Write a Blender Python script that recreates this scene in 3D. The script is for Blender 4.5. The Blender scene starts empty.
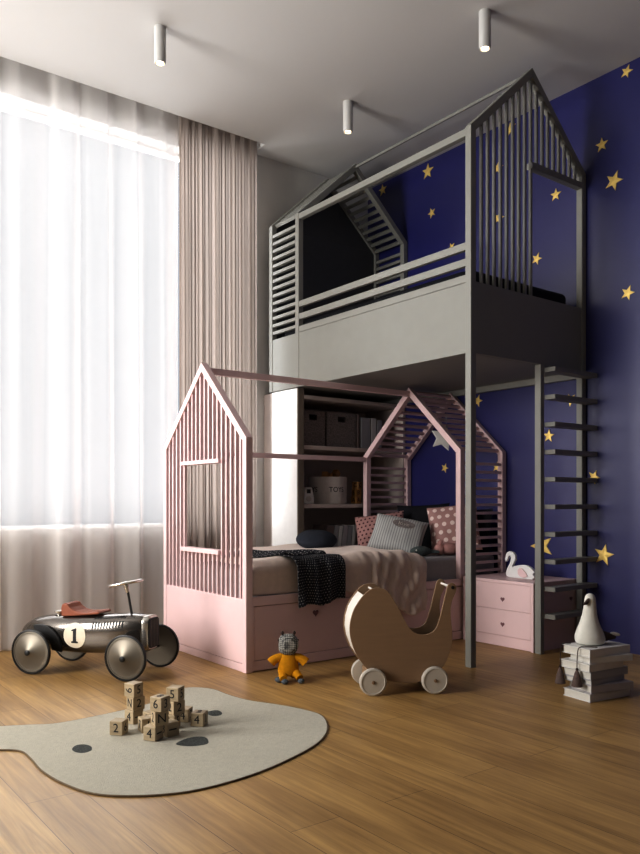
import bpy, bmesh, math, random
from mathutils import Vector, Matrix, noise
random.seed(7)
sc = bpy.context.scene
COL = sc.collection
PI = math.pi
R = math.radians

# ------------------------------------------------------------------ materials
def new_mat(name):
    m = bpy.data.materials.new(name); m.use_nodes = True
    nt = m.node_tree
    return m, nt, nt.nodes['Principled BSDF'], nt.nodes['Material Output']

def mat(name, col, rough=.5, metal=0., var=0., scale=20., bump=0., bscale=80., spec=.5, coat=0., sheen=0., stretch=(1, 1, 1)):
    m, nt, b, out = new_mat(name)
    b.inputs['Base Color'].default_value = (*col, 1)
    b.inputs['Roughness'].default_value = rough
    b.inputs['Metallic'].default_value = metal
    b.inputs['Specular IOR Level'].default_value = spec
    b.inputs['Coat Weight'].default_value = coat
    b.inputs['Sheen Weight'].default_value = sheen
    tc = nt.nodes.new('ShaderNodeTexCoord')
    mp = nt.nodes.new('ShaderNodeMapping'); mp.inputs['Scale'].default_value = stretch
    nt.links.new(tc.outputs['Object'], mp.inputs['Vector'])
    if var > 0:
        n = nt.nodes.new('ShaderNodeTexNoise'); n.inputs['Scale'].default_value = scale; n.inputs['Detail'].default_value = 5
        nt.links.new(mp.outputs['Vector'], n.inputs['Vector'])
        r = nt.nodes.new('ShaderNodeValToRGB')
        r.color_ramp.elements[0].position = .3; r.color_ramp.elements[1].position = .7
        r.color_ramp.elements[0].color = (*[c*(1-var) for c in col], 1)
        r.color_ramp.elements[1].color = (*[min(1, c*(1+var)) for c in col], 1)
        nt.links.new(n.outputs['Fac'], r.inputs['Fac'])
        nt.links.new(r.outputs['Color'], b.inputs['Base Color'])
    if bump > 0:
        n2 = nt.nodes.new('ShaderNodeTexNoise'); n2.inputs['Scale'].default_value = bscale; n2.inputs['Detail'].default_value = 4
        nt.links.new(mp.outputs['Vector'], n2.inputs['Vector'])
        bp = nt.nodes.new('ShaderNodeBump'); bp.inputs['Strength'].default_value = bump; bp.inputs['Distance'].default_value = .01
        nt.links.new(n2.outputs['Fac'], bp.inputs['Height'])
        nt.links.new(bp.outputs['Normal'], b.inputs['Normal'])
    return m

def cloth_mat(name, col, transp=0., transl=.5, var=.0):
    m, nt, b, out = new_mat(name); nt.nodes.remove(b)
    d = nt.nodes.new('ShaderNodeBsdfDiffuse'); t = nt.nodes.new('ShaderNodeBsdfTranslucent')
    d.inputs['Color'].default_value = (*col, 1); t.inputs['Color'].default_value = (*col, 1)
    if var > 0:
        tc = nt.nodes.new('ShaderNodeTexCoord'); mp = nt.nodes.new('ShaderNodeMapping')
        mp.inputs['Scale'].default_value = (60, 60, 2.5)
        n = nt.nodes.new('ShaderNodeTexNoise'); n.inputs['Scale'].default_value = 1.; n.inputs['Detail'].default_value = 4
        r = nt.nodes.new('ShaderNodeValToRGB')
        r.color_ramp.elements[0].color = (*[c*(1-var) for c in col], 1); r.color_ramp.elements[1].color = (*[min(1, c*(1+var)) for c in col], 1)
        nt.links.new(tc.outputs['Object'], mp.inputs['Vector']); nt.links.new(mp.outputs['Vector'], n.inputs['Vector'])
        nt.links.new(n.outputs['Fac'], r.inputs['Fac'])
        nt.links.new(r.outputs['Color'], d.inputs['Color']); nt.links.new(r.outputs['Color'], t.inputs['Color'])
    mx = nt.nodes.new('ShaderNodeMixShader'); mx.inputs[0].default_value = transl
    nt.links.new(d.outputs[0], mx.inputs[1]); nt.links.new(t.outputs[0], mx.inputs[2])
    last = mx
    if transp > 0:
        tr = nt.nodes.new('ShaderNodeBsdfTransparent')
        m2 = nt.nodes.new('ShaderNodeMixShader')
        lw = nt.nodes.new('ShaderNodeLayerWeight'); lw.inputs['Blend'].default_value = .5      # threads crowd where the voile turns edge-on
        mr = nt.nodes.new('ShaderNodeMapRange'); mr.inputs['From Min'].default_value = .10; mr.inputs['From Max'].default_value = .60
        mr.inputs['To Min'].default_value = transp; mr.inputs['To Max'].default_value = transp*.12
        nt.links.new(lw.outputs['Facing'], mr.inputs['Value']); nt.links.new(mr.outputs['Result'], m2.inputs[0])
        nt.links.new(mx.outputs[0], m2.inputs[1]); nt.links.new(tr.outputs[0], m2.inputs[2]); last = m2
    nt.links.new(last.outputs[0], out.inputs['Surface'])
    return m

def pattern_mat(name, base, dotc, kind, size, rough=.85, radius=.28, stagger=True, bump=.15):
    """dots / stripes in UV space (metres)"""
    m, nt, b, out = new_mat(name)
    b.inputs['Roughness'].default_value = rough; b.inputs['Specular IOR Level'].default_value = .15
    uv = nt.nodes.new('ShaderNodeTexCoord')
    mp = nt.nodes.new('ShaderNodeMapping'); mp.inputs['Scale'].default_value = (1/size, 1/size, 1/size)
    nt.links.new(uv.outputs['UV'], mp.inputs['Vector'])
    mix = nt.nodes.new('ShaderNodeMix'); mix.data_type = 'RGBA'
    mix.inputs[6].default_value = (*base, 1); mix.inputs[7].default_value = (*dotc, 1)
    def math_(op, a, bv=None):
        n = nt.nodes.new('ShaderNodeMath'); n.operation = op
        if isinstance(a, (int, float)): n.inputs[0].default_value = a
        else: nt.links.new(a, n.inputs[0])
        if bv is not None:
            if isinstance(bv, (int, float)): n.inputs[1].default_value = bv
            else: nt.links.new(bv, n.inputs[1])
        return n.outputs[0]
    sx = nt.nodes.new('ShaderNodeSeparateXYZ'); nt.links.new(mp.outputs['Vector'], sx.inputs[0])
    if kind == 'dots':
        x, y = sx.outputs[0], sx.outputs[1]
        if stagger:
            row = math_('FLOOR', y); odd = math_('MODULO', row, 2.); x = math_('ADD', x, math_('MULTIPLY', odd, .5))
        fx = math_('SUBTRACT', math_('FRACT', x), .5); fy = math_('SUBTRACT', math_('FRACT', y), .5)
        d = math_('SQRT', math_('ADD', math_('MULTIPLY', fx, fx), math_('MULTIPLY', fy, fy)))
        f = math_('LESS_THAN', d, radius)
    else:
        f = math_('LESS_THAN', math_('FRACT', sx.outputs[0]), radius)
    nt.links.new(f, mix.inputs[0]); nt.links.new(mix.outputs[2], b.inputs['Base Color'])
    n2 = nt.nodes.new('ShaderNodeTexNoise'); n2.inputs['Scale'].default_value = 60
    tc = nt.nodes.new('ShaderNodeTexCoord'); nt.links.new(tc.outputs['Object'], n2.inputs['Vector'])
    bp = nt.nodes.new('ShaderNodeBump'); bp.inputs['Strength'].default_value = bump; bp.inputs['Distance'].default_value = .01
    nt.links.new(n2.outputs['Fac'], bp.inputs['Height']); nt.links.new(bp.outputs['Normal'], b.inputs['Normal'])
    return m

def floor_mat():
    m, nt, b, out = new_mat('oak_planks')
    tc = nt.nodes.new('ShaderNodeTexCoord')
    mp = nt.nodes.new('ShaderNodeMapping'); mp.inputs['Rotation'].default_value = (0, 0, R(90))
    nt.links.new(tc.outputs['Object'], mp.inputs['Vector'])
    br = nt.nodes.new('ShaderNodeTexBrick')
    br.offset = .37; br.inputs['Scale'].default_value = 1
    br.inputs['Brick Width'].default_value = 1.9; br.inputs['Row Height'].default_value = .19
    br.inputs['Mortar Size'].default_value = .0012; br.inputs['Mortar Smooth'].default_value = .3; br.inputs['Bias'].default_value = 0
    br.inputs['Color1'].default_value = (.55, .36, .142, 1); br.inputs['Color2'].default_value = (.46, .295, .115, 1)
    br.inputs['Mortar'].default_value = (.10, .05, .02, 1)
    nt.links.new(mp.outputs['Vector'], br.inputs['Vector'])
    mp2 = nt.nodes.new('ShaderNodeMapping'); mp2.inputs['Scale'].default_value = (34, 1.6, 1)
    nt.links.new(tc.outputs['Object'], mp2.inputs['Vector'])
    n = nt.nodes.new('ShaderNodeTexNoise'); n.inputs['Scale'].default_value = 1.2; n.inputs['Detail'].default_value = 7; n.inputs['Roughness'].default_value = .62
    n.inputs['Distortion'].default_value = .6
    nt.links.new(mp2.outputs['Vector'], n.inputs['Vector'])
    rr = nt.nodes.new('ShaderNodeValToRGB')
    rr.color_ramp.elements[0].position = .33; rr.color_ramp.elements[0].color = (.66, .62, .58, 1)
    rr.color_ramp.elements[1].position = .72; rr.color_ramp.elements[1].color = (1.06, 1.05, 1.03, 1)
    nt.links.new(n.outputs['Fac'], rr.inputs['Fac'])
    mp3 = nt.nodes.new('ShaderNodeMapping'); mp3.inputs['Scale'].default_value = (5, 1.1, 1)
    nt.links.new(tc.outputs['Object'], mp3.inputs['Vector'])
    n3 = nt.nodes.new('ShaderNodeTexNoise'); n3.inputs['Scale'].default_value = 1.3; n3.inputs['Detail'].default_value = 3
    nt.links.new(mp3.outputs['Vector'], n3.inputs['Vector'])
    r3 = nt.nodes.new('ShaderNodeValToRGB')
    r3.color_ramp.elements[0].position = .3; r3.color_ramp.elements[0].color = (.72, .68, .64, 1)
    r3.color_ramp.elements[1].position = .65; r3.color_ramp.elements[1].color = (1, 1, 1, 1)
    nt.links.new(n3.outputs['Fac'], r3.inputs['Fac'])
    def mul(a, c):
        x = nt.nodes.new('ShaderNodeMix'); x.data_type = 'RGBA'; x.blend_type = 'MULTIPLY'; x.inputs[0].default_value = 1
        nt.links.new(a, x.inputs[6]); nt.links.new(c, x.inputs[7]); return x.outputs[2]
    c = mul(mul(br.outputs['Color'], rr.outputs['Color']), r3.outputs['Color'])
    nt.links.new(c, b.inputs['Base Color'])
    b.inputs['Roughness'].default_value = .42; b.inputs['Specular IOR Level'].default_value = .6
    bp = nt.nodes.new('ShaderNodeBump'); bp.inputs['Strength'].default_value = .12; bp.inputs['Distance'].default_value = .004
    nt.links.new(n.outputs['Fac'], bp.inputs['Height']); nt.links.new(bp.outputs['Normal'], b.inputs['Normal'])
    return m

MT = dict(
    floor=floor_mat(),
    ceiling=mat('ceiling_paint', (.62, .61, .60), .8, bump=.02, bscale=200),
    plaster=mat('grey_plaster', (.70, .69, .67), .85, var=.03, scale=6, bump=.03, bscale=150),
    roomwall=mat('room_wall_paint', (.22, .21, .20), .85, var=.03, scale=6),
    blue=mat('blue_wall_paint', (.015, .0155, .128), .36, var=.04, scale=5, bump=.02, bscale=140, spec=1.0),
    gold=mat('gold_star', (.95, .70, .24), .40, metal=.45, var=.08, scale=40),
    loft=mat('loft_grey_paint', (.262, .26, .238), .5, var=.02, scale=10),
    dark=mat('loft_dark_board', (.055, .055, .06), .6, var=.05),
    pink=mat('pink_paint', (.78, .59, .595), .5, var=.02, scale=8),
    pinkd=mat('pink_shadow_paint', (.22, .10, .11), .6, var=.02),  # for solid hearts; the finger holes' inner shade is in this colour
    white=mat('white_paint', (.78, .78, .77), .45, var=.01),
    casepaint=mat('bookcase_laminate', (.56, .49, .45), .5, var=.02),
    stile=mat('shaded_stile', (.20, .165, .13), .5, var=.03),  # darkened: the unlit front edge has its shade in the colour
    caseside=mat('bookcase_side_white', (.82, .82, .82), .5, var=.02),
    wood=mat('birch_plywood', (.29, .19, .115), .5, var=.04, scale=6, stretch=(1, 1, 9), bump=.02, bscale=60),
    woodlit=mat('birch_plywood_lit', (.72, .69, .64), .5, var=.04, scale=6, stretch=(1, 9, 1)),  # lit copy of the plywood: window light on the hood is in the colour
    woodblock=mat('beech_block', (.42, .335, .22), .55, var=.12, scale=14, stretch=(1, 1, 6)),
    woodorange=mat('amber_block_wood', (.42, .22, .06), .5, var=.12, scale=14),
    wheelwhite=mat('pram_wheel_white', (.55, .51, .45), .5, var=.03),
    black=mat('black_rubber', (.012, .012, .012), .5, var=.05),
    ink=mat('black_print', (.012, .012, .014), .6, var=.02),
    chrome=mat('brushed_silver', (.62, .60, .56), .27, metal=.9, var=.03, scale=30),
    silver=mat('silver_body_paint', (.17, .155, .14), .22, metal=.9, var=.03, scale=4, coat=.6),
    hub=mat('wheel_disc_silver', (.17, .152, .125), .42, metal=.7, var=.04, scale=10),
    leather=mat('tan_leather', (.28, .085, .04), .5, var=.12, scale=25, bump=.1, bscale=120),
    ivory=mat('ivory_paint', (.72, .66, .54), .5, var=.03),
    rug=mat('cream_wool', (.46, .43, .345), .95, var=.08, scale=70, bump=.5, bscale=320, spec=.1, sheen=.3),
    rugdark=mat('grey_wool', (.10, .105, .10), .95, var=.5, scale=220, bump=.6, bscale=320, spec=.1),
    rugedge=mat('brown_binding', (.16, .115, .07), .9, var=.2, scale=100),
    duvet=mat('beige_linen', (.72, .60, .53), .9, var=.05, scale=30, bump=.12, bscale=90, spec=.2, sheen=.2),
    sheet=mat('grey_sheet', (.36, .35, .36), .9, var=.03, scale=30, bump=.08, bscale=60, spec=.2),
    navy=mat('navy_cotton', (.030, .034, .046), .85, var=.12, scale=40, bump=.12, bscale=60, spec=.2),
    charcoal=mat('charcoal_cotton', (.016, .016, .02), .9, var=.12, scale=40, bump=.1, bscale=60, spec=.2),
    pinkcloth=mat('pink_cotton', (.48, .27, .25), .9, var=.08, scale=50, bump=.1, bscale=90, spec=.2),
    teal=mat('grey_green_knit', (.10, .12, .12), .95, var=.25, scale=120, bump=.4, bscale=200, spec=.1),
    felt=mat('grey_felt', (.24, .21, .205), .95, var=.35, scale=90, bump=.3, bscale=250, spec=.1),
    mustard=mat('mustard_cotton', (.52, .24, .012), .9, var=.12, scale=40, bump=.2, bscale=120, spec=.1),
    knit=mat('grey_knit', (.20, .20, .20), .95, var=.85, scale=95, bump=.8, bscale=180, spec=.1),
    shoe=mat('grey_shoe', (.10, .115, .13), .9, var=.1),
    goose=mat('white_felt', (.68, .67, .62), .85, var=.04, scale=30, bump=.1, bscale=150, spec=.2),
    tasselbrown=mat('tassel_felt', (.12, .085, .075), .9, var=.2, scale=80),
    brown=mat('dark_brown_felt', (.05, .028, .022), .9, var=.2, scale=60),
    paper=mat('page_paper', (.62, .60, .55), .8, var=.06, scale=60, stretch=(1, 1, 12)),
    bookwhite=mat('white_cover', (.72, .71, .69), .5, var=.03),
    bookgrey=mat('pale_grey_cover', (.40, .40, .42), .5, var=.03),
    booklilac=mat('pale_lilac_cover', (.46, .43, .45), .5, var=.03),
    bookbrown=mat('taupe_cover', (.20, .15, .14), .6, var=.05),
    canvas=mat('white_canvas', (.66, .62, .58), .9, var=.04, scale=40, bump=.1, bscale=200),
    spotwhite=mat('spot_white_metal', (.58, .58, .57), .45, var=.01),
    starcloth=mat('white_star_cotton', (.60, .60, .58), .85, var=.03, scale=30),
    sheer=cloth_mat('sheer_voile', (.88, .845, .825), transp=.56, transl=.28),
    beige=cloth_mat('taupe_curtain', (.48, .415, .375), transp=.0, transl=.38, var=.13),
    dots=pattern_mat('dotted_black_cotton', (.024, .025, .031), (.40, .38, .37), 'dots', .0145, radius=.17),
    polka=pattern_mat('pink_polka_cotton', (.43, .26, .245), (.80, .66, .62), 'dots', .062, radius=.27),
    darkdots=pattern_mat('pink_dark_dot_cotton', (.43, .25, .235), (.08, .03, .035), 'dots', .036, radius=.23),
    stripe=pattern_mat('grey_ticking', (.50, .50, .49), (.30, .30, .30), 'stripes', .019, radius=.40),
)
def emis(name, col, s):
    m, nt, b, out = new_mat(name); b.inputs['Emission Color'].default_value = (*col, 1); b.inputs['Emission Strength'].default_value = s
    b.inputs['Base Color'].default_value = (*col, 1); return m
def knit_mat():
    m, nt, b, out = new_mat('bobbly_knit'); b.inputs['Roughness'].default_value = .95; b.inputs['Specular IOR Level'].default_value = .1
    tc = nt.nodes.new('ShaderNodeTexCoord'); v = nt.nodes.new('ShaderNodeTexVoronoi'); v.inputs['Scale'].default_value = 92; v.inputs['Randomness'].default_value = .12
    nt.links.new(tc.outputs['Object'], v.inputs['Vector'])
    r = nt.nodes.new('ShaderNodeValToRGB'); r.color_ramp.elements[0].position = .22; r.color_ramp.elements[1].position = .62
    r.color_ramp.elements[0].color = (.52, .51, .47, 1); r.color_ramp.elements[1].color = (.05, .05, .052, 1)
    nt.links.new(v.outputs['Distance'], r.inputs['Fac']); nt.links.new(r.outputs['Color'], b.inputs['Base Color'])
    bp = nt.nodes.new('ShaderNodeBump'); bp.inputs['Strength'].default_value = .6; bp.inputs['Distance'].default_value = .006; bp.invert = True
    nt.links.new(v.outputs['Distance'], bp.inputs['Height']); nt.links.new(bp.outputs['Normal'], b.inputs['Normal'])
    return m
MT['knit'] = knit_mat()
MT['bulb'] = emis('warm_bulb', (1, .86, .66), 6)
def glass_mat():
    m, nt, b, out = new_mat('window_glass'); nt.nodes.remove(b)
    t = nt.nodes.new('ShaderNodeBsdfTransparent'); g = nt.nodes.new('ShaderNodeBsdfGlossy'); g.inputs['Roughness'].default_value = .02
    lw = nt.nodes.new('ShaderNodeFresnel'); lw.inputs['IOR'].default_value = 1.3
    mx = nt.nodes.new('ShaderNodeMixShader')
    nt.links.new(lw.outputs[0], mx.inputs[0]); nt.links.new(t.outputs[0], mx.inputs[1]); nt.links.new(g.outputs[0], mx.inputs[2])
    nt.links.new(mx.outputs[0], out.inputs['Surface']); return m
MT['glass'] = glass_mat()

# ------------------------------------------------------------------ mesh builder
class MB:
    def __init__(s, org=(0, 0, 0)):
        s.bm = bmesh.new(); s.o = Vector(org); s.uv = None
    def v(s, p): return s.bm.verts.new(Vector(p) - s.o)
    def box(s, x0, x1, y0, y1, z0, z1):
        return s.prism([(x0, y0, z0), (x1, y0, z0), (x1, y1, z0), (x0, y1, z0)], [(x0, y0, z1), (x1, y0, z1), (x1, y1, z1), (x0, y1, z1)])
    def prism(s, A, B):
        a = [s.v(p) for p in A]; b = [s.v(p) for p in B]; n = len(a)
        s.bm.faces.new(a[::-1]); s.bm.faces.new(b)
        for i in range(n):
            j = (i+1) % n
            s.bm.faces.new((a[i], a[j], b[j], b[i]))
        return s
    def obox(s, mtx, sx, sy, sz):
        A = [mtx @ Vector(p) for p in ((-sx, -sy, -sz), (sx, -sy, -sz), (sx, sy, -sz), (-sx, sy, -sz))]
        B = [mtx @ Vector(p) for p in ((-sx, -sy, sz), (sx, -sy, sz), (sx, sy, sz), (-sx, sy, sz))]
        return s.prism(A, B)
    def rings(s, rings, cap=True, closed=False):
        vs = [[s.v(p) for p in r] for r in rings]; n = len(vs[0])
        rr = range(len(vs)) if closed else range(len(vs)-1)
        for i in rr:
            a, b = vs[i], vs[(i+1) % len(vs)]
            for j in range(n):
                k = (j+1) % n
                s.bm.faces.new((a[j], a[k], b[k], b[j]))
        if cap and not closed:
            s.bm.faces.new(vs[0][::-1]); s.bm.faces.new(vs[-1])
        return s
    def lathe(s, prof, mtx=Matrix(), seg=32, cap=True):
        rings = [[mtx @ Vector((r*math.cos(2*PI*k/seg), r*math.sin(2*PI*k/seg), z)) for k in range(seg)] for r, z in prof]
        return s.rings(rings, cap)
    def tube(s, pts, r, seg=10, closed=False):
        pts = [Vector(p) for p in pts]; n = len(pts); rings = []
        up = Vector((0, 0, 1)); prev = None
        for i, p in enumerate(pts):
            if closed: t = pts[(i+1) % n] - pts[i-1]
            else: t = pts[min(i+1, n-1)] - pts[max(i-1, 0)]
            t.normalize()
            if prev is None:
                a = t.cross(up)
                if a.length < .05: a = t.cross(Vector((1, 0, 0)))
            else: a = prev - t*prev.dot(t)
            a.normalize(); b = t.cross(a); prev = a
            rad = r(i/(n-1)) if callable(r) else r
            rings.append([p + a*rad*math.cos(2*PI*k/seg) + b*rad*math.sin(2*PI*k/seg) for k in range(seg)])
        return s.rings(rings, not closed, closed)
    def ell(s, c, r, mtx=Matrix(), seg=20, n=12, e=1.0):
        c = Vector(c); rings = []
        def pw(x): return math.copysign(abs(x)**e, x)
        for i in range(n+1):
            th = PI*(.02 + .96*i/n)
            rings.append([c + mtx @ Vector((r[0]*pw(math.sin(th))*pw(math.cos(2*PI*k/seg)), r[1]*pw(math.sin(th))*pw(math.sin(2*PI*k/seg)), -r[2]*pw(math.cos(th)))) for k in range(seg)])
        return s.rings(rings)
    def surf(s, P, nu, nv, uvf=None):
        uvl = s.bm.loops.layers.uv.verify()
        g = [[s.v(P(i/nu, j/nv)) for j in range(nv+1)] for i in range(nu+1)]
        for i in range(nu):
            for j in range(nv):
                f = s.bm.faces.new((g[i][j], g[i+1][j], g[i+1][j+1], g[i][j+1]))
                if uvf:
                    for l, (a, b) in zip(f.loops, ((i, j), (i+1, j), (i+1, j+1), (i, j+1))): l[uvl].uv = uvf(a/nu, b/nv)
        return s
    def build(s, name, m, parent=None, bevel=0, smooth=False, solid=0, sub=0, seg=2, recalc=True):
        if recalc: bmesh.ops.recalc_face_normals(s.bm, faces=s.bm.faces)
        me = bpy.data.meshes.new(name); s.bm.to_mesh(me); s.bm.free()
        if smooth:
            for p in me.polygons: p.use_smooth = True
            me.set_sharp_from_angle(angle=R(42))
        me.materials.append(MT[m] if isinstance(m, str) else m)
        o = bpy.data.objects.new(name, me); COL.objects.link(o)
        if parent: o.parent = parent
        if solid:
            d = o.modifiers.new('solid', 'SOLIDIFY'); d.thickness = solid; d.offset = -1
        if bevel:
            d = o.modifiers.new('bevel', 'BEVEL'); d.width = bevel; d.segments = seg; d.limit_method = 'ANGLE'; d.angle_limit = R(35)
            d.harden_normals = False
        if sub:
            d = o.modifiers.new('sub', 'SUBSURF'); d.levels = sub; d.render_levels = sub
        return o

def tag(o, label, cat, group=None, kind=None):
    o['label'] = label; o['category'] = cat
    if group: o['group'] = group
    if kind: o['kind'] = kind
    return o
def thing(name, label, cat, loc=(0, 0, 0), rz=0, group=None):
    o = bpy.data.objects.new(name, None); COL.objects.link(o); o.location = loc; o.rotation_euler = (0, 0, rz)
    o.empty_display_size = .1
    return tag(o, label, cat, group)
def struct(o): o['kind'] = 'structure'; return o
def copy_tree(o, parent=None):
    c = o.copy(); COL.objects.link(c); c.parent = parent
    for ch in list(o.children): copy_tree(ch, c)
    return c

_tc = {}
def text_mesh(txt, size, depth=.0006):
    k = (txt, size)
    if k in _tc: return _tc[k]
    cu = bpy.data.curves.new('lettering', 'FONT'); cu.body = txt; cu.size = size; cu.align_x = 'CENTER'; cu.align_y = 'CENTER'; cu.extrude = depth
    cu.resolution_u = 3
    o = bpy.data.objects.new('lettering', cu); COL.objects.link(o)
    bpy.context.view_layer.update()
    me = bpy.data.meshes.new_from_object(o.evaluated_get(bpy.context.evaluated_depsgraph_get()))
    bpy.data.objects.remove(o); bpy.data.curves.remove(cu)
    me.materials.clear(); me.materials.append(MT['ink'])
    _tc[k] = me
    return me
def lettering(name, txt, size, mtx, parent, m='ink'):
    """flat letters, local +x along the text, +z out of the face"""
    me = text_mesh(txt, size).copy(); me.name = name
    me.transform(mtx); me.materials.clear(); me.materials.append(MT[m])
    o = bpy.data.objects.new(name, me); COL.objects.link(o); o.parent = parent
    return o

def frame_mtx(o, ex, ey, ez):
    m = Matrix((ex, ey, ez)).transposed().to_4x4(); m.translation = Vector(o); return m

def pillow_P(w, h, t, pinch=.10, seed=0, wr=.012):
    def f(side):
        def P(u, v):
            a = 2*u-1; b = 2*v-1
            k = (1-abs(a)**2.6)*(1-abs(b)**2.6)
            z = side*t*.5*max(k, 0)**.55
            x = a*w/2*(1-pinch*(1-a*a*0)*(1-abs(b)**2)*abs(a)**3*.55); y = b*h/2*(1-pinch*(1-abs(a)**2)*abs(b)**3*.55)
            n = noise.noise(Vector((a*2.1+seed, b*2.1, side*3)))*wr*(k**.5 if k > 0 else 0)
            return Vector((x, y, z+n))
        return P
    return f
def pillow(name, w, h, t, m, label, cat, loc, rot, group=None, seed=0, n=26, pinch=.10):
    mb = MB(); f = pillow_P(w, h, t, pinch=pinch, seed=seed)
    for sd in (1, -1):
        mb.surf(f(sd), n, n, lambda u, v: (u*w, v*h))
    bmesh.ops.remove_doubles(mb.bm, verts=mb.bm.verts, dist=1e-5)
    o = mb.build(name, m, smooth=True)
    o.location = loc; o.rotation_euler = rot
    return tag(o, label, cat, group)

# ------------------------------------------------------------------ room
CX, CY = 4.65, 5.40           # blue wall plane, window wall plane
ZC = 3.86
XL, YB = -2.4, -2.6
WX0, WX1, WZ0, WZ1 = -1.5, 3.42, .80, 3.73
VY0, VY1, VZ0, VZ1 = 3.2, 5.1, .80, 3.50      # second window, in the left wall
struct(MB().box(XL-.2, CX+.2, YB-.1, CY+.25, -.12, 0).build('floor', 'floor'))
c = MB().box(XL-.1, CX+.2, YB-.1, 5.20, ZC, ZC+.25)
c.box(3.39, CX+.2, 5.20, CY+.25, ZC, ZC+.25); c.box(XL-.1, 3.39, 5.20, CY+.25, ZC+.14, ZC+.25)
struct(c.build('ceiling', 'ceiling'))
w = MB()
w.box(XL-.1, CX, CY, CY+.25, 0, WZ0); w.box(XL-.1, CX, CY, CY+.25, WZ1, ZC+.14)
w.box(XL-.1, WX0, CY, CY+.25, WZ0, WZ1); w.box(WX1, CX, CY, CY+.25, WZ0, WZ1)
struct(w.build('wall_back', 'plaster'))
struct(MB().box(CX, CX+.2, YB-.1, CY+.25, 0, ZC).build('wall_right', 'blue'))
w = MB(); w.box(XL-.2, XL, YB, CY, 0, VZ0); w.box(XL-.2, XL, YB, CY, VZ1, ZC); w.box(XL-.2, XL, YB, VY0, VZ0, VZ1); w.box(XL-.2, XL, VY1, CY, VZ0, VZ1)
struct(w.build('wall_left', 'roomwall'))
struct(MB().box(XL-.1, CX, YB-.1, YB, 0, ZC).build('wall_front', 'roomwall'))
wf = bpy.data.objects.new('window_1', None); COL.objects.link(wf); wf.location = (0, CY+.15, 0); struct(wf)
O = wf.location
f = MB(O)
for a in ((WX0, WX0+.05, WZ0, WZ1), (WX1-.05, WX1, WZ0, WZ1)): f.box(a[0], a[1], CY+.13, CY+.19, a[2], a[3])
f.box(WX0+.05, WX1-.05, CY+.13, CY+.19, WZ0-.002, WZ0+.016); f.box(WX0+.05, WX1-.05, CY+.13, CY+.19, WZ1-.016, WZ1)
f.build('window_frame', 'white', wf, bevel=.004)
MB(O).box(WX0+.05, WX1-.05, CY+.155, CY+.162, WZ0+.016, WZ1-.016).build('pane', 'glass', wf)

wg = bpy.data.objects.new('window_2', None); COL.objects.link(wg); wg.location = (XL-.12, 0, 0); struct(wg)
O = wg.location
f = MB(O)
for a in (VY0, VY1-.05): f.box(XL-.15, XL-.09, a, a+.05, VZ0, VZ1)
for a in (VZ0, VZ1-.05): f.box(XL-.15, XL-.09, VY0+.05, VY1-.05, a, a+.05)
f.build('window_frame', 'white', wg, bevel=.004)
MB(O).box(XL-.125, XL-.118, VY0+.05, VY1-.05, VZ0+.05, VZ1-.05).build('pane', 'glass', wg)

# ------------------------------------------------------------------ curtains
def curtain(name, x0, x1, yc, amp, wl, z0, z1, m, label, seed, n, thin=0):
    def yy(x, z):
        q = noise.noise(Vector((x*1.3+seed, 0, seed)))
        ph = 2*PI*x/wl + 3.2*noise.noise(Vector((x*2.2, seed, 4.)))*1.2
        fold = math.sin(ph)*.62 + math.sin(ph*.47+1.3+seed)*.30 + math.sin(ph*2.1+.6)*.16
        k = .55 + .45*min(1, (z1-z)/1.2)
        drift = .25*amp*noise.noise(Vector((x*3, z*.5, seed+2)))
        return yc + amp*fold*k*(.8+.35*q) + drift
    L = z1-z0
    mb = MB()
    def P(u, v):
        x = x0 + (x1-x0)*u; z = z0 + L*v
        return (x + .012*math.sin(2*PI*u*23+v*2), yy(x, z), z)
    mb.surf(P, n, 18, lambda u, v: (u*(x1-x0), v*L))
    o = mb.build(name, m, smooth=True, recalc=False)
    for p in o.data.polygons: p.use_smooth = True
    return tag(o, label, 'curtain')
curtain('sheer_curtain', WX0-.35, 2.67, 5.297, .042, .27, .004, ZC+.12, 'sheer', 'long white sheer voile curtain across the tall bright window', 1.7, 620)
curtain('drape_curtain', 2.665, 3.345, 5.262, .024, .072, .004, ZC+.12, 'beige', 'heavy taupe drape hanging gathered at the right end of the window', 5.1, 420)
t = thing('curtain_track', 'slim white curtain track tucked in the ceiling recess above the drapes', 'curtain track', (3.3, 5.28, ZC+.14))
tb = MB(t.location); tb.box(-2.0, 3.36, 5.245, 5.315, ZC+.121, ZC+.14); tb.build('rail', 'white', t)

# ------------------------------------------------------------------ ceiling spots
def spot(x, y, label):
    t = thing('ceiling_spotlight', label, 'spotlight', (x, y, ZC), group='white tube spotlights on the ceiling')
    r, h = .035, .218
    MB().lathe([(r, 0), (r, -h+.004), (r-.003, -h), (r-.006, -h), (r-.006, -h+.03)], seg=28, cap=False).lathe([(r*.99, -.002), (0.002, -.002)], seg=28, cap=False).build('housing', 'spotwhite', t, smooth=True)
    MB().lathe([(r-.0065, -h+.002), (r-.0065, -h+.012), (r-.013, -h+.02)], seg=28, cap=False).build('reflector_ring', 'chrome', t, smooth=True)
    MB().lathe([(r-.012, -h+.022), (r-.014, -h+.012), (.004, -h+.009)], seg=24).build('bulb', 'bulb', t, smooth=True)
spot(2.046, 4.299, 'white tube spotlight on the ceiling nearest the sheer window curtain')
spot(3.504, 4.287, 'white tube spotlight on the ceiling above the far house of the loft')
spot(3.496, 3.010, 'white tube spotlight on the ceiling above the tall near post of the loft')

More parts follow.
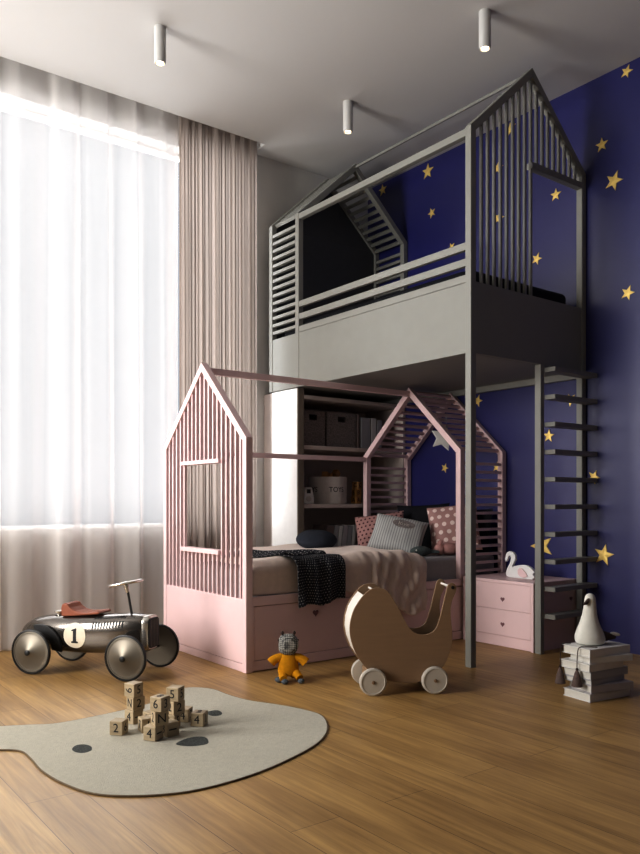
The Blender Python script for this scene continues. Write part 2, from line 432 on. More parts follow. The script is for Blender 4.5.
# ------------------------------------------------------------------ house frame helper
def house(mk, c0, c1, v0, vm, v1, zb0, zb1, ze, zp, w, m, parent, org, bev=.003, post='post', rafter='rafter'):
    """mk(v, c, z) -> point ; frame lies between planes c0 and c1"""
    sl = (zp-ze)/(vm-v0); L = math.hypot(1, sl)
    dz = w*L                         # vertical thickness of a rafter
    zi = ze - dz + sl*w              # inner corner height
    zpi = zp - dz
    def pr(poly, name):
        mb = MB(org); mb.prism([mk(v, c0, z) for v, z in poly], [mk(v, c1, z) for v, z in poly]); return mb.build(name, m, parent, bevel=bev)
    pr([(v0, zb0), (v0+w, zb0), (v0+w, zi), (v0, ze)], post)
    pr([(v1, zb1), (v1, ze), (v1-w, zi), (v1-w, zb1)], post)
    pr([(v0, ze), (v0+w, zi), (vm, zpi), (vm, zp)], rafter)
    pr([(v1, ze), (vm, zp), (vm, zpi), (v1-w, zi)], rafter)
    def inner(v):
        return zpi - sl*abs(v-vm)
    return inner

# ------------------------------------------------------------------ loft bed
LX0, LX1, LYN, LYF = 3.481, 4.645, 3.104, 5.28
lo = thing('loft_bed', 'tall grey house-shaped loft bed on slim posts against the blue wall', 'loft bed', (LX0, LYN, 0))
O = lo.location
mkY = lambda v, c, z: (v, c, z)
mkX = lambda v, c, z: (c, v, z)
LVM = (LX0+LX1)/2; LZE, LZP, LB = 3.235, 3.768, 1.88
inn = house(mkY, LYN, LYN+.046, LX0, LVM, LX1, 0, 0, LZE, LZP, .046, 'loft', lo, O)
for y0 in (4.865, 5.234):
    house(mkY, y0, y0+.046, LX0, LVM, LX1, LB, LB, LZE, LZP, .046, 'loft', lo, O)
def bx(name, m, parent, org, a, bev=.002): return MB(org).box(*a).build(name, m, parent, bevel=bev)
bx('front_fascia', 'loft', lo, O, (LX0+.004, LX0+.034, LYN+.047, 5.275, LB, 2.303))
bx('end_fascia', 'loft', lo, O, (LX0+.047, LX1-.047, LYN+.006, LYN+.036, LB, 2.31))
bx('back_rail', 'loft', lo, O, (LX1-.036, LX1, LYN+.047, 5.275, LB-.045, 2.31))
bx('underside_board', 'loft', lo, O, (LX0+.035, LX1-.037, LYN+.04, 5.27, LB, LB+.02))
bx('deck_board', 'loft', lo, O, (LX0+.035, LX1-.037, LYN+.04, 5.23, 2.16, 2.19))
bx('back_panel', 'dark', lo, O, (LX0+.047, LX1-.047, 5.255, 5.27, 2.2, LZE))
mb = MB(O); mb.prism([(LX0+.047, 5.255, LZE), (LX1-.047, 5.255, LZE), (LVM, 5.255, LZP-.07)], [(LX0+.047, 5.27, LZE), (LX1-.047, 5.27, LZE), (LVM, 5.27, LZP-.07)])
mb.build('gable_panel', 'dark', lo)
for z in (2.50, 2.403, 2.305):
    bx('guard_rail', 'loft', lo, O, (LX0+.003, LX0+.033, LYN+.047, 4.864, z, z+.046))
bx('eave_beam', 'loft', lo, O, (LX0+.002, LX0+.042, LYN+.047, 4.864, LZE-.052, LZE-.008))
bx('ridge_beam', 'loft', lo, O, (LVM-.008, LVM+.008, LYN+.047, 4.864, LZP-.040, LZP-.020))
# near gable: upright slats, doorway on the right with a lintel
xs = [LX0+.047+.0592*(k+1) for k in range(17)]
XD = 4.085
for x in xs:
    if x+.02 > LX1-.05: continue
    z0 = 2.31 if x < XD-.015 else 3.165
    z1 = inn(x+.009 if x > LVM else x+.009)+.012
    MB(O).box(x+.002, x+.016, LYN+.012, LYN+.031, z0, z1).build('slat', 'loft', lo)
bx('lintel', 'loft', lo, O, (XD-.025, LX1-.047, LYN-.002, LYN+.045, 3.125, 3.165))
# far module: horizontal slats on sides and roof
k = 0
z = 2.345
while z < LZE-.06:
    for xa, xb in ((LX0+.004, LX0+.034), (LX1-.034, LX1-.004)):
        MB(O).box(xa, xb, 4.912, 5.233, z, z+.024).build('side_slat', 'loft', lo)
    z += .0605
nr = 12
for sgn in (-1, 1):
    for i in range(nr):
        q = (i+.55)/nr
        v = (LX0 if sgn < 0 else LX1) + (-sgn)*(LVM-LX0)*q; zz = LZE + (LZP-LZE)*q
        ang = math.atan2(LZP-LZE, LVM-LX0)*(-sgn)
        m4 = Matrix.Translation((v, 5.0725, zz)) @ Matrix.Rotation(-ang, 4, 'Y') @ Matrix.Translation((0, 0, -.024))
        MB(O).obox(m4, .012, .160, .014).build('roof_slat', 'loft', lo)

# ladder
la = thing('loft_ladder', 'grey ladder of deep flat steps leading up to the loft doorway', 'ladder', (4.15, LYN, 0))
bx('stile', 'loft', la, la.location, (4.145, 4.181, LYN-.001, LYN+.046, 0, LB-.001))
for k in range(10):
    z = 1.858-.1775*k
    bx('step', 'loft', la, la.location, (4.1815, CX-.001, LYN-.085, LYN-.001 if k >= 0 else 0, z-.03, z), .002)
    
# loft mattress with rounded near corner
m = MB()
def rr_outline(x0, x1, y0, y1, r, n=8):
    pts = []
    for cx, cy, a0 in ((x1-r, y0+r, -90), (x1-r, y1-r, 0), (x0+r, y1-r, 90), (x0+r, y0+r, 180)):
        for i in range(n+1):
            a = R(a0+90*i/n); pts.append((cx+r*math.cos(a), cy+r*math.sin(a)))
    return pts
A = rr_outline(3.535, 4.57, 3.165, 5.2, .10)
m.prism([(x, y, 2.192) for x, y in A], [(x, y, 2.405) for x, y in A])
tag(m.build('loft_mattress', 'charcoal', bevel=.03, seg=3, smooth=True), 'dark grey mattress lying on the deck of the high loft', 'mattress')

# ------------------------------------------------------------------ pink house bed
BX0, BX1, BY0, BY1 = 2.338, 4.640, 3.786, 4.860
be = thing('house_bed', 'low pink house-framed bed with slatted gable end and drawers', 'bed', (BX0, BY0, 0))
O = be.location
BVM = (BY0+BY1)/2; BZE, BZP = 1.362, 1.868
inb = house(mkX, BX0, BX0+.046, BY0, BVM, BY1, 0, 0, BZE, BZP, .042, 'pink', be, O)
XM = 4.135; XBK = 4.594
house(mkX, XM, XM+.046, BY0, BVM, BY1, .436, .436, BZE, BZP, .046, 'pink', be, O)
house(mkX, XBK, XBK+.046, BY0, BVM, BY1, 0, 0, BZE, BZP, .046, 'pink', be, O)
bx('end_board', 'pink', be, O, (BX0+.002, BX0+.034, BY0+.043, BY1-.043, .05, .424), .003)
bx('plinth', 'pink', be, O, (BX0+.004, BX0+.034, BY0+.043, BY1-.043, 0, .047), .003)
wy0, wy1, wz0, wz1 = 4.085, 4.575, .668, 1.25
for k in range(18):
    y = BY0+.042+.0543*(k+.55)
    if y+.02 > BY1-.05: break
    zt = inb(y+.007)+.012
    segs = [(.424, zt)] if not (wy0+.01 < y+.007 < wy1-.01) else [(.424, wz0), (wz1, zt)]
    for a, b_ in segs:
        MB(O).box(BX0+.008, BX0+.027, y, y+.013, a, b_).build('slat', 'pink', be)
bx('window_sill', 'pink', be, O, (BX0-.014, BX0+.046, wy0, wy1, wz0-.001, wz0+.027), .003)
bx('window_head', 'pink', be, O, (BX0-.014, BX0+.046, wy0, wy1, wz1-.024, wz1+.001), .003)
bx('ridge_beam', 'pink', be, O, (BX0+.047, XM-.001, BVM-.018, BVM+.018, BZP-.07, BZP-.03))
bx('eave_beam', 'pink', be, O, (BX0+.047, XM-.001, BY1-.045, BY1-.012, BZE-.048, BZE-.012))
# side box
s = MB(O); s.box(BX0+.047, BX1-.047, BY0+.006, BY0+.036, .382, .435); s.box(BX0+.047, BX1-.047, BY0+.006, BY0+.036, 0.004, .062)
for xa, xb in ((BX0+.047, 2.40), (3.292, 3.322), (4.216, BX1-.047)): s.box(xa, xb, BY0+.006, BY0+.036, .062, .382)
s.build('side_board', 'pink', be, bevel=.002)
bx('back_board', 'pink', be, O, (BX0+.047, BX1-.047, BY1-.036, BY1-.006, .004, .435))
bx('slat_base', 'pink', be, O, (BX0+.047, BX1-.047, BY0+.04, BY1-.04, .36, .395))
def heart_pts(s=.5, n=28):
    p = []
    for i in range(n):
        t = 2*PI*i/n
        p.append((s*.0625*16*math.sin(t)**3*.5, s*.0625*.5*(13*math.cos(t)-5*math.cos(2*t)-2*math.cos(3*t)-math.cos(4*t))))
    return p
def heart(mk, size, name, m, parent, org, d0, d1):
    pts = heart_pts(size)
    mb = MB(org); mb.prism([mk(a, d0, b) for a, b in pts], [mk(a, d1, b) for a, b in pts]); o = mb.build(name, m, parent)
    o['label'] = 'heart-shaped finger hole, its shade painted in dark pink'; return o
for xa, xb in ((2.403, 3.289), (3.325, 4.213)):
    d = bx('drawer', 'pink', be, O, (xa, xb, BY0+.010, BY0+.034, .065, .379), .003)
    xc = (xa+xb)/2
    heart(lambda a, c_, b: (xc+a, c_, .305+b), .044, 'heart_pull', 'pinkd', d, O, BY0+.0085, BY0+.012)
# canopy slats between mid and back frames
z = .47
while z < BZE-.06:
    for ya, yb in ((BY0+.010, BY0+.032), (BY1-.032, BY1-.010)):
        MB(O).box(XM+.047, XBK-.001, ya, yb, z, z+.02).build('side_slat', 'pink', be)
    z += .0605
nr = 11
for sgn in (-1, 1):
    for i in range(nr):
        q = (i+.6)/nr
        v = (BY0 if sgn < 0 else BY1) - sgn*(BVM-BY0)*q; zz = BZE + (BZP-BZE)*q
        ang = math.atan2(BZP-BZE, BVM-BY0)*(-sgn)
        m4 = Matrix.Translation(((XM+.046+XBK)/2, v, zz)) @ Matrix.Rotation(ang, 4, 'X') @ Matrix.Translation((0, 0, -.024))
        MB(O).obox(m4, (XBK-XM-.048)/2, .010, .011).build('roof_slat', 'pink', be)

# ------------------------------------------------------------------ bedding
A = rr_outline(BX0+.052, BX1-.052, BY0+.044, BY1-.044, .06)
m = MB(); m.prism([(x, y, .396) for x, y in A], [(x, y, .592) for x, y in A])
tag(m.build('bed_mattress', 'sheet', bevel=.028, seg=4, smooth=True), 'mattress with pale grey sheet showing below the pillows of the pink bed', 'mattress')

def fb(x, y, s): return noise.noise(Vector((x, y, s)))
def dz(X, Y):
    k = min(1, max(0, (X-2.39)/.25))
    e = math.sin(min(1, max(0, (3.80-X)/.22))*PI/2)
    far = min(1, max(0, (4.80-Y)/.12))
    return .600 + (.035*k**.5 + .022*fb(X*2.2, Y*2.2, 1) + .012*fb(X*6, Y*5, 2) + .020*math.exp(-((X-3.35)/.35)**2))*e*far**.5
def smooth(a, b, x):
    t = min(1, max(0, (x-a)/(b-a))); return t*t*(3-2*t)
def drape_pt(X, s, yfar, yedge, ztop, zhem_len):
    r = .07; L1 = yfar-(yedge+r)
    if s <= L1:
        Y = yfar-s; return Y, ztop(X, Y)
    a = (s-L1)/r
    if a < PI/2:
        return yedge+r-r*math.sin(a), ztop(X, yedge+r)-r*(1-math.cos(a))
    return yedge, ztop(X, yedge+r)-r-(s-L1-r*PI/2)
DX0 = 2.395
def duvet_P(u, v):
    xr = 3.80
    X = DX0+(xr-DX0)*u
    ye = 3.826 + (3.764-3.826)*smooth(2.72, 3.02, X)
    r = .07; L1 = 4.795-(ye+r)
    hem = .44 + (.235-.44)*smooth(2.95, 3.72, X) + .03*fb(X*7, 0, 3)*smooth(2.95, 3.2, X)
    Ltot = L1 + r*PI/2 + max(.02, dz(X, ye+r)-r-hem)
    s = v*Ltot
    Y, Z = drape_pt(X, s, 4.795, ye, dz, 0)
    hang = smooth(L1-.18, L1+.12, s)*smooth(2.95, 3.25, X)
    amp = .5+.9*abs(fb(X*4, 2, 5))+.4*fb(X*9, s*3, 6)
    rip = hang*.021*amp*(math.sin((X+.35*s)*2*PI/.14+7*fb(X*3, s*2.5, 7))+.45*math.sin((X-.2*s)*2*PI/.065+4*fb(X*6, s*3, 1)))
    Y -= max(rip, -.004) if Z < .5 else rip*.6
    Z += rip*.5*(1 if s < L1+.06 else 0)
    # the free right edge is pulled back towards the pillows on the far side
    X2 = X + (.05*math.sin(v*PI*1.3) - .12*(1-v)*smooth(0, 1, u) + .02*fb(v*5, 0, 9))*smooth(.7, 1, u)
    return (X2, Y, Z)
mb = MB(); mb.surf(duvet_P, 140, 100, lambda u, v: (u, v))
tag(mb.build('duvet', 'duvet', smooth=True, solid=-.012), 'rumpled beige linen duvet spilling over the side of the pink bed', 'duvet')

def throw_P(u, v):
    # u across (left->right edge), v from the far end down to the hanging hem
    Lf = Vector((2.405, 4.16)); Rf = Vector((2.68, 4.42)); Ln = Vector((2.66, 3.84)); Rn = Vector((3.04, 3.84))
    ye = 3.738; r = .085
    n = .58
    if v < n:
        t = v/n
        a = Lf.lerp(Ln, t); b_ = Rf.lerp(Rn, t); p = a.lerp(b_, u)
        X, Y = p.x, p.y
        Z = dz(X, Y)+.020
        # start rounding at the edge
        if Y < ye+r:
            q = min(1, (ye+r-Y)/r); Z -= r*(1-math.sqrt(max(0, 1-q*q)))
    else:
        t = (v-n)/(1-n)
        p = Ln.lerp(Rn, u); X = p.x + (.02*t if u < .5 else -.01*t)
        hem = .352 + .03*u + .012*math.sin(u*9)
        q0 = (ye+r-3.84)/r
        a0 = math.asin(max(-1, min(1, q0))); zt = dz(X, 3.84)+.020
        tot = r*(PI/2-a0); ln = zt-r-hem
        s = t*(tot+ln)
        if s < tot:
            a = a0+s/r; Y = ye+r-r*math.sin(a); Z = zt-r*(1-math.cos(a))+r*(1-math.cos(a0))-r*(1-math.cos(a0))
        else:
            Y = ye; Z = zt-r-(s-tot)
    w = .012*math.sin(u*2*PI*3.2+2.5*fb(v*2, u, 4))+.006*math.sin(u*2*PI*7+v*4)
    if v < n*.9: Z += abs(w)*1.0+.003
    else: Y -= w*.8*min(1, (v-n*.9)/.2)
    return (X, Y, Z)
mb = MB(); mb.surf(throw_P, 60, 80, lambda u, v: (u*.38, v*.72))
tag(mb.build('throw_blanket', 'dots', smooth=True, solid=-.007), 'black throw blanket with tiny white dots draped over the bed edge', 'blanket')

# cushions
mb = MB()
def cush(sd):
    def P(u, v):
        a = 2*PI*u; rr = .142*math.sin(v*PI/2)
        k = max(0, 1-(math.sin(v*PI/2))**3)
        return (rr*math.cos(a)*1.15, rr*math.sin(a), sd*.058*k**.55 + .007*fb(rr*math.cos(a)*14, rr*math.sin(a)*14, 5+sd)*k)
    return P
for sd in (1, -1): mb.surf(cush(sd), 40, 14, lambda u, v: (u, v))
bmesh.ops.remove_doubles(mb.bm, verts=mb.bm.verts, dist=1e-4)
o = mb.build('round_cushion', 'navy', smooth=True); o.location = (3.33, 4.43, .715); o.rotation_euler = (R(10), R(-8), R(20))
tag(o, 'round navy cushion lying alone on the beige duvet', 'cushion')
RX = R(90)
G = 'cushions heaped at the head of the pink bed'
def up_pillow(name, w, h, t, m, label, cx, cy, zb, lean, yaw, roll=0, seed=0, pinch=.1):
    """upright pillow: face looks along -local y after turning; lean tips the top back"""
    c, s_ = math.cos(lean), math.sin(lean)
    M = Matrix.Translation((cx, cy, zb)) @ Matrix.Rotation(yaw, 4, 'Z') @ Matrix.Rotation(R(90)-lean, 4, 'X') @ Matrix.Rotation(roll, 4, 'Z')
    o = pillow(name, w, h, t, m, label, 'cushion', (0, 0, 0), (0, 0, 0), G, seed, pinch=pinch)
    o.matrix_world = M; o.location = M.translation; o.rotation_euler = M.to_euler()
    return o
ps = up_pillow('striped_pillow', .40, .335, .13, 'stripe', 'grey ticking-striped cushion with a dark oval patch, leaning in front', 3.93, 4.22, .740, R(40), R(-42), R(-14), 3)
up_pillow('dotted_pillow', .40, .36, .12, 'darkdots', 'pink dark-dotted cushion half hidden behind the grey striped one', 4.08, 4.58, .735, R(30), R(-50), R(9), 8)
up_pillow('dark_pillow', .46, .38, .13, 'charcoal', 'plain charcoal cushion at the back between the pink ones', 4.42, 4.47, .785, R(18), R(-68), R(3), 12)
up_pillow('polka_pillow', .38, .38, .13, 'polka', 'pink cushion with large pale polka dots beside the near canopy post', 4.32, 4.02, .785, R(18), R(-52), R(8), 15)
up_pillow('dark_pillow', .40, .34, .11, 'charcoal', 'charcoal cushion seen through the side slats at the bed corner', 4.50, 4.05, .765, R(10), R(-75), R(0), 19)
# patch + script on the striped pillow
pf = pillow_P(.40, .335, .13, seed=3)(1)
mb = MB()
def patch(u, v):
    a = 2*PI*u; x = .085*v*math.cos(a)+.03; y = .042*v*math.sin(a)+.065
    p = pf((x/.40)+.5, (y/.335)+.5); return (p.x, p.y, p.z+.003)
mb.surf(patch, 36, 5); mb.build('oval_patch', 'felt', ps, smooth=True)
me = text_mesh('love', .05).copy()
for v_ in me.vertices:
    p = pf(((v_.co.x+.03)/.40)+.5, ((v_.co.y+.065)/.335)+.5); v_.co = Vector((p.x, p.y, p.z+.0045))
me.materials.clear(); me.materials.append(MT['canvas'])
o = bpy.data.objects.new('script_lettering', me); COL.objects.link(o); o.parent = ps

# small soft toys
t = thing('knitted_fish', 'small grey-green knitted soft toy lying before the striped cushion', 'soft toy', (3.95, 4.0, .594), R(-15))
MB().ell((0, 0, .036), (.085, .045, .036), seg=18, n=10).build('body', 'teal', t, smooth=True)
mb = MB(); mb.prism([(.07, -.03, .02), (.13, -.05, .02), (.13, .05, .02), (.07, .03, .02)], [(.07, -.02, .045), (.13, -.04, .04), (.13, .04, .04), (.07, .02, .045)]); mb.build('tail', 'teal', t, bevel=.006)
MB().ell((-.055, -.034, .045), (.006, .006, .006), seg=8, n=6).build('eye', 'goose', t, smooth=True)
t = thing('plush_rabbit', 'small pink plush toy lying beside the polka dot cushion', 'soft toy', (4.19, 3.95, .594), R(-30))
MB().ell((0, 0, .045), (.075, .05, .045), seg=18, n=10).build('body', 'pinkcloth', t, smooth=True)
MB().ell((-.075, -.01, .042), (.042, .040, .042), seg=16, n=10).build('head', 'pinkcloth', t, smooth=True)
for sy in (-1, 1):
    MB().ell((-.07, .02*sy, .085), (.014, .010, .03), Matrix.Rotation(R(25), 4, 'Y'), seg=10, n=8).build('ear', 'pinkcloth', t, smooth=True)
# hanging star
def star_pts(r, ri=.45, n=5, rot=0):
    return [((r if i % 2 == 0 else r*ri)*math.sin(PI*i/n+rot), (r if i % 2 == 0 else r*ri)*math.cos(PI*i/n+rot)) for i in range(2*n)]
t = thing('hanging_star', 'white padded star hanging inside the pink slatted canopy', 'ornament', (4.22, 4.035, 1.465))
d1 = Vector((.80, -.60, 0)); nn = Vector((-.60, -.80, 0))
P5 = star_pts(.105, .5, rot=R(14))
mb = MB(); mb.prism([d1*a+Vector((0, 0, b))-nn*.012 for a, b in P5], [d1*a+Vector((0, 0, b))+nn*.012 for a, b in P5]); mb.build('star', 'starcloth', t, bevel=.006)
MB().tube([(.02, -.01, .10), (.03, .0, .17)], .0018, 6).build('cord', 'starcloth', t)

# ------------------------------------------------------------------ bookcase under the loft
bc = thing('bookcase', 'pale open bookcase built under the loft against the window wall', 'bookcase', (3.485, 4.885, 0))
O = bc.location
KX0, KX1, KY0, KY1, KZ = 3.487, 4.640, 4.885, 5.395, 1.825
MB(O).box(KX0, KX0+.062, KY0+.009, 5.245, 0, LB-.006).build('side_panel', 'caseside', bc, bevel=.003)
MB(O).box(KX0+.02, KX0+.062, 5.2455, KY1, 0, LB-.006).build('filler_panel', 'casepaint', bc)
MB(O).box(KX0+.004, KX0+.062, KY0, KY0+.0085, 0, LB-.006).build('shaded_front_edge', 'stile', bc, bevel=.002)  # separate strip so the unlit front face is coloured darker
MB(O).box(KX1-.03, KX1, KY0, KY1, 0, KZ).build('side_panel', 'casepaint', bc, bevel=.003)
bx('top_panel', 'casepaint', bc, O, (KX0+.063, KX1-.031, KY0, KY1, KZ-.03, KZ))
bx('back_panel', 'casepaint', bc, O, (KX0+.063, KX1-.031, KY1-.015, KY1, 0, KZ-.031))
for z in (1.432, .968, .53, .10):
    bx('shelf', 'casepaint', bc, O, (KX0+.063, KX1-.031, KY0+.012, KY1-.016, z-.032, z))

def storage_box(x0, x1, label):
    t = thing('storage_box', label, 'storage box', ((x0+x1)/2, 5.09, 1.433), group='grey felt storage boxes on the top shelf')
    w_ = (x1-x0)/2-.004; d_ = .135; h = .285; th = .006
    b = MB()
    b.box(-w_, w_, -d_, d_, 0, th); b.box(-w_, w_, d_-th, d_, th, h); b.box(-w_, -w_+th, -d_+th, d_-th, th, h); b.box(w_-th, w_, -d_+th, d_-th, th, h)
    # front with a hand hole
    hz0, hz1, hx = h-.075, h-.035, .036
    b.box(-w_, w_, -d_, -d_+th, th, hz0); b.box(-w_, w_, -d_, -d_+th, hz1, h)
    b.box(-w_, -hx, -d_, -d_+th, hz0, hz1); b.box(hx, w_, -d_, -d_+th, hz0, hz1)
    b.build('box_body', 'felt', t)
    rim = MB(); pts = [(-hx, hz0), (hx, hz0), (hx, hz1), (-hx, hz1)]
    rim.tube([(a, -d_-.001, c) for a, c in pts], .003, 6, closed=True); rim.build('hand_hole_trim', 'charcoal', t)
storage_box(3.565, 3.812, 'left grey felt storage box on the top shelf, beside the white side panel')
storage_box(3.828, 4.138, 'right grey felt storage box with hand hole, next to the upright books')

def upright_book(x0, w_, h, d_, z, m, label, group, y=4.95, lean=0):
    t = thing('book', label, 'book', (x0, y, z), 0, group); t.rotation_euler = (0, R(lean), 0)
    cv = MB(); cv.box(0, .003, 0, d_, 0, h); cv.box(w_-.003, w_, 0, d_, 0, h); cv.box(.003, w_-.003, 0, .004, 0, h); cv.build('cover', m, t, bevel=.001)
    MB().box(.0032, w_-.0032, .0045, d_-.006, .004, h-.004).build('pages', 'paper', t)
g = 'upright books on the top shelf'
upright_book(4.150, .020, .285, .20, 1.4325, 'bookbrown', 'thin taupe book upright on the top shelf against the storage box', g)
upright_book(4.190, .100, .262, .20, 1.4325, 'bookgrey', 'thickest pale grey volume upright on the top shelf', g)
upright_book(4.304, .052, .262, .20, 1.4325, 'bookwhite', 'white volume right of the thick grey one on the top shelf', g)
upright_book(4.372, .050, .25, .20, 1.4325, 'bookgrey', 'slim grey volume on the top shelf behind the pink slats', g)
g = 'leaning books on the low shelf'
x = 3.80
specs = [(.075, 'bookbrown', 'taupe book, leftmost on the low shelf behind the navy cushion'), (.040, 'bookgrey', 'pale grey book second from the left on the low shelf'),
         (.034, 'bookwhite', 'white book third from the left on the low shelf'), (.044, 'booklilac', 'lilac grey book fourth from the left on the low shelf'),
         (.040, 'bookgrey', 'pale grey book fifth from the left on the low shelf'), (.030, 'bookwhite', 'white book, rightmost on the low shelf beside the pink frame')]
for w_, mm, lb in specs:
    h = .262-.012*random.random()
    upright_book(x, w_, h, .19, .5305+w_*.14, mm, lb, g, 4.96, 8)
    x += w_+.010

# toy basket, lettered round the drum
t = thing('toy_basket', 'white canvas drum basket lettered TOYS on the middle shelf', 'basket', (3.948, 5.10, .969))
r0 = .160; hh = .222
b = MB()
prof = []
seg = 72
def rib(k): return r0*(1+.006*math.cos(k*PI))
rings = [[((r_+.0015*(k % 2))*math.cos(2*PI*k/seg), (r_+.0015*(k % 2))*math.sin(2*PI*k/seg), z) for k in range(seg)] for r_, z in ((r0-.004, 0), (r0, .01), (r0, hh-.004), (r0-.003, hh), (r0-.010, hh-.004), (r0-.012, .02))]
b.rings(rings); b.build('drum', 'canvas', t, smooth=True)
cam_a = math.atan2(-5.10, -3.948)
for j in range(4):
    a0 = cam_a + R(29) - j*R(84)
    me = text_mesh('TOYS', .056, .0004).copy(); me.name = 'lettering'
    for v_ in me.vertices:
        a = a0 + v_.co.x/r0; rr = r0+.0022+v_.co.z
        v_.co = Vector((rr*math.cos(a), rr*math.sin(a), .115+v_.co.y*1.05))
    o = bpy.data.objects.new('lettering', me); COL.objects.link(o); o.parent = t
for (px, py, pz, ry, rz, lb) in ((-.06, -.05, .19, 20, 30, 'wooden block poking from the toy basket, left one'), (.05, -.05, .205, 42, 15, 'wooden block tipped on its corner in the toy basket, right one'),
                             (-.005, -.03, .182, 8, 60, 'wooden block sunk lowest between the two others in the toy basket')):
    mb = MB(); mb.obox(Matrix.Rotation(R(rz), 4, 'Z') @ Matrix.Rotation(R(ry), 4, 'Y'), .026, .026, .026)
    o = mb.build('toy_block', 'woodorange', bevel=.004); o.location = (3.948+px, 5.10+py, .969+pz+.045); tag(o, lb, 'toy block', 'wooden blocks in the toy basket')
# filler so the blocks rest on something: the heap of toys inside
b = MB(); b.ell((3.948, 5.10, 1.10), (.138, .138, .082), seg=24, n=10); tag(b.build('toy_heap', 'woodorange', smooth=True), 'heap of small wooden toys filling the canvas basket', 'toys', kind='stuff')
# stack of three letter blocks
for i, (dx, rz) in enumerate(((0, 8), (.006, -6), (.012, 20))):
    t = thing('letter_block', ['orange wooden block at the bottom of the small stack beside the toy basket', 'orange wooden block in the middle of the small stack beside the toy basket', 'orange wooden block on top of the small stack beside the toy basket'][i], 'toy block', (4.175+dx, 5.0, .9685+i*.0625), R(rz), 'stacked blocks beside the toy basket')
    MB().box(-.031, .031, -.031, .031, 0, .062).build('block_body', 'woodorange', t, bevel=.003)
    for ez, ex in ((Vector((0, -1, 0)), Vector((1, 0, 0))), (Vector((-1, 0, 0)), Vector((0, -1, 0)))):
        lettering('letter', 'ABC'[i], .05, frame_mtx(ez*.0316+Vector((0, 0, .031)), ex, Vector((0, 0, 1)), ez), t, 'brown')
# white toy
t = thing('toy_radio', 'small white toy with a dark window at the left of the middle shelf', 'toy', (3.655, 4.975, .9685), R(-25))
mb = MB(); pts = [(-.042, 0), (.042, 0), (.046, .045), (.026, .135), (-.026, .135), (-.046, .045)]
mb.prism([(a, -.025, b) for a, b in pts], [(a, .025, b) for a, b in pts]); mb.build('toy_body', 'white', t, bevel=.010, seg=3)
MB().box(-.016, .016, -.0275, -.025, .085, .118).build('window', 'ink', t, bevel=.001)
MB().lathe([(.022, 0), (.022, .004), (.018, .006)], Matrix.Translation((0, -.025, .042)) @ Matrix.Rotation(R(90), 4, 'X'), 20).build('dial', 'canvas', t)

# ------------------------------------------------------------------ bedside chest
ch = thing('drawer_chest', 'low pink two-drawer chest under the loft beside the ladder', 'chest of drawers', (4.15, 3.17, 0))
O = ch.location
QX0, QX1, QY0, QY1, QZ = 4.150, 4.640, 3.165, 3.776, .455
b = MB(O); b.box(QX0, QX1, QY0, QY1, QZ-.022, QZ)
b.box(QX0+.001, QX1, QY0, QY0+.022, 0, QZ-.0222); b.box(QX0+.001, QX1, QY1-.022, QY1, 0, QZ-.0222); b.box(QX0+.02, QX1, QY0+.0222, QY1-.0222, .05, QZ-.0222)
b.build('chest_body', 'pink', ch, bevel=.002)
bx('plinth', 'pink', ch, O, (QX0+.012, QX0+.0195, QY0+.0225, QY1-.0225, 0.002, .075))
for z0, z1, zh in ((.078, .2535, .165), (.255, .4315, .335)):
    d = bx('drawer', 'pink', ch, O, (QX0+.002, QX0+.0195, QY0+.0235, QY1-.0235, z0, z1), .002)
    heart(lambda a, c_, b: (c_, 3.42+a, zh-.01+b), .034, 'heart_pull', 'pinkd', d, O, QX0+.0005, QX0+.004)
heart(lambda a, c_, b: (4.56+a, c_, .325+b), .034, 'heart_hole', 'pinkd', ch, O, QY0-.0012, QY0+.003)

# swan
t = thing('wooden_swan', 'pale flat wooden swan standing on the pink chest', 'ornament', (4.35, 3.42, QZ))
O = t.location
sw = [(3.552, 0.585), (3.545, 0.612), (3.532, .632), (3.512, 0.641), (3.48, 0.634), (3.461, 0.611), (3.461, 0.583), (3.474, .56), (3.485, 0.544), (3.488, 0.528), (3.463, 0.540), (3.433, 0.547), (3.40, .551), (3.366, 0.550), (3.333, 0.538), (3.298, 0.507), (3.314, 0.490), (3.298, 0.475), (3.315, 0.4555), (3.345, 0.4555), (3.399, 0.4555), (3.48, 0.4555), (3.515, .4555), (3.538, 0.464), (3.546, 0.485), (3.531, 0.520), (3.508, 0.560), (3.499, 0.592), (3.507, 0.610), (3.522, 0.604), (3.533, 0.574), (3.545, 0.562)]
mb = MB(O); mb.prism([(4.336, a, b) for a, b in sw], [(4.360, a, b) for a, b in sw]); mb.build('swan_body', 'white', t, bevel=.003)
wg = [(3.42, .530), (3.395, .525), (3.365, .500), (3.352, .475), (3.380, .463), (3.415, .468), (3.432, .485), (3.436, .512)]
mb = MB(O); mb.prism([(4.328, a, b) for a, b in wg], [(4.3358, a, b) for a, b in wg]); mb.build('wing', 'pink', t, bevel=.003)

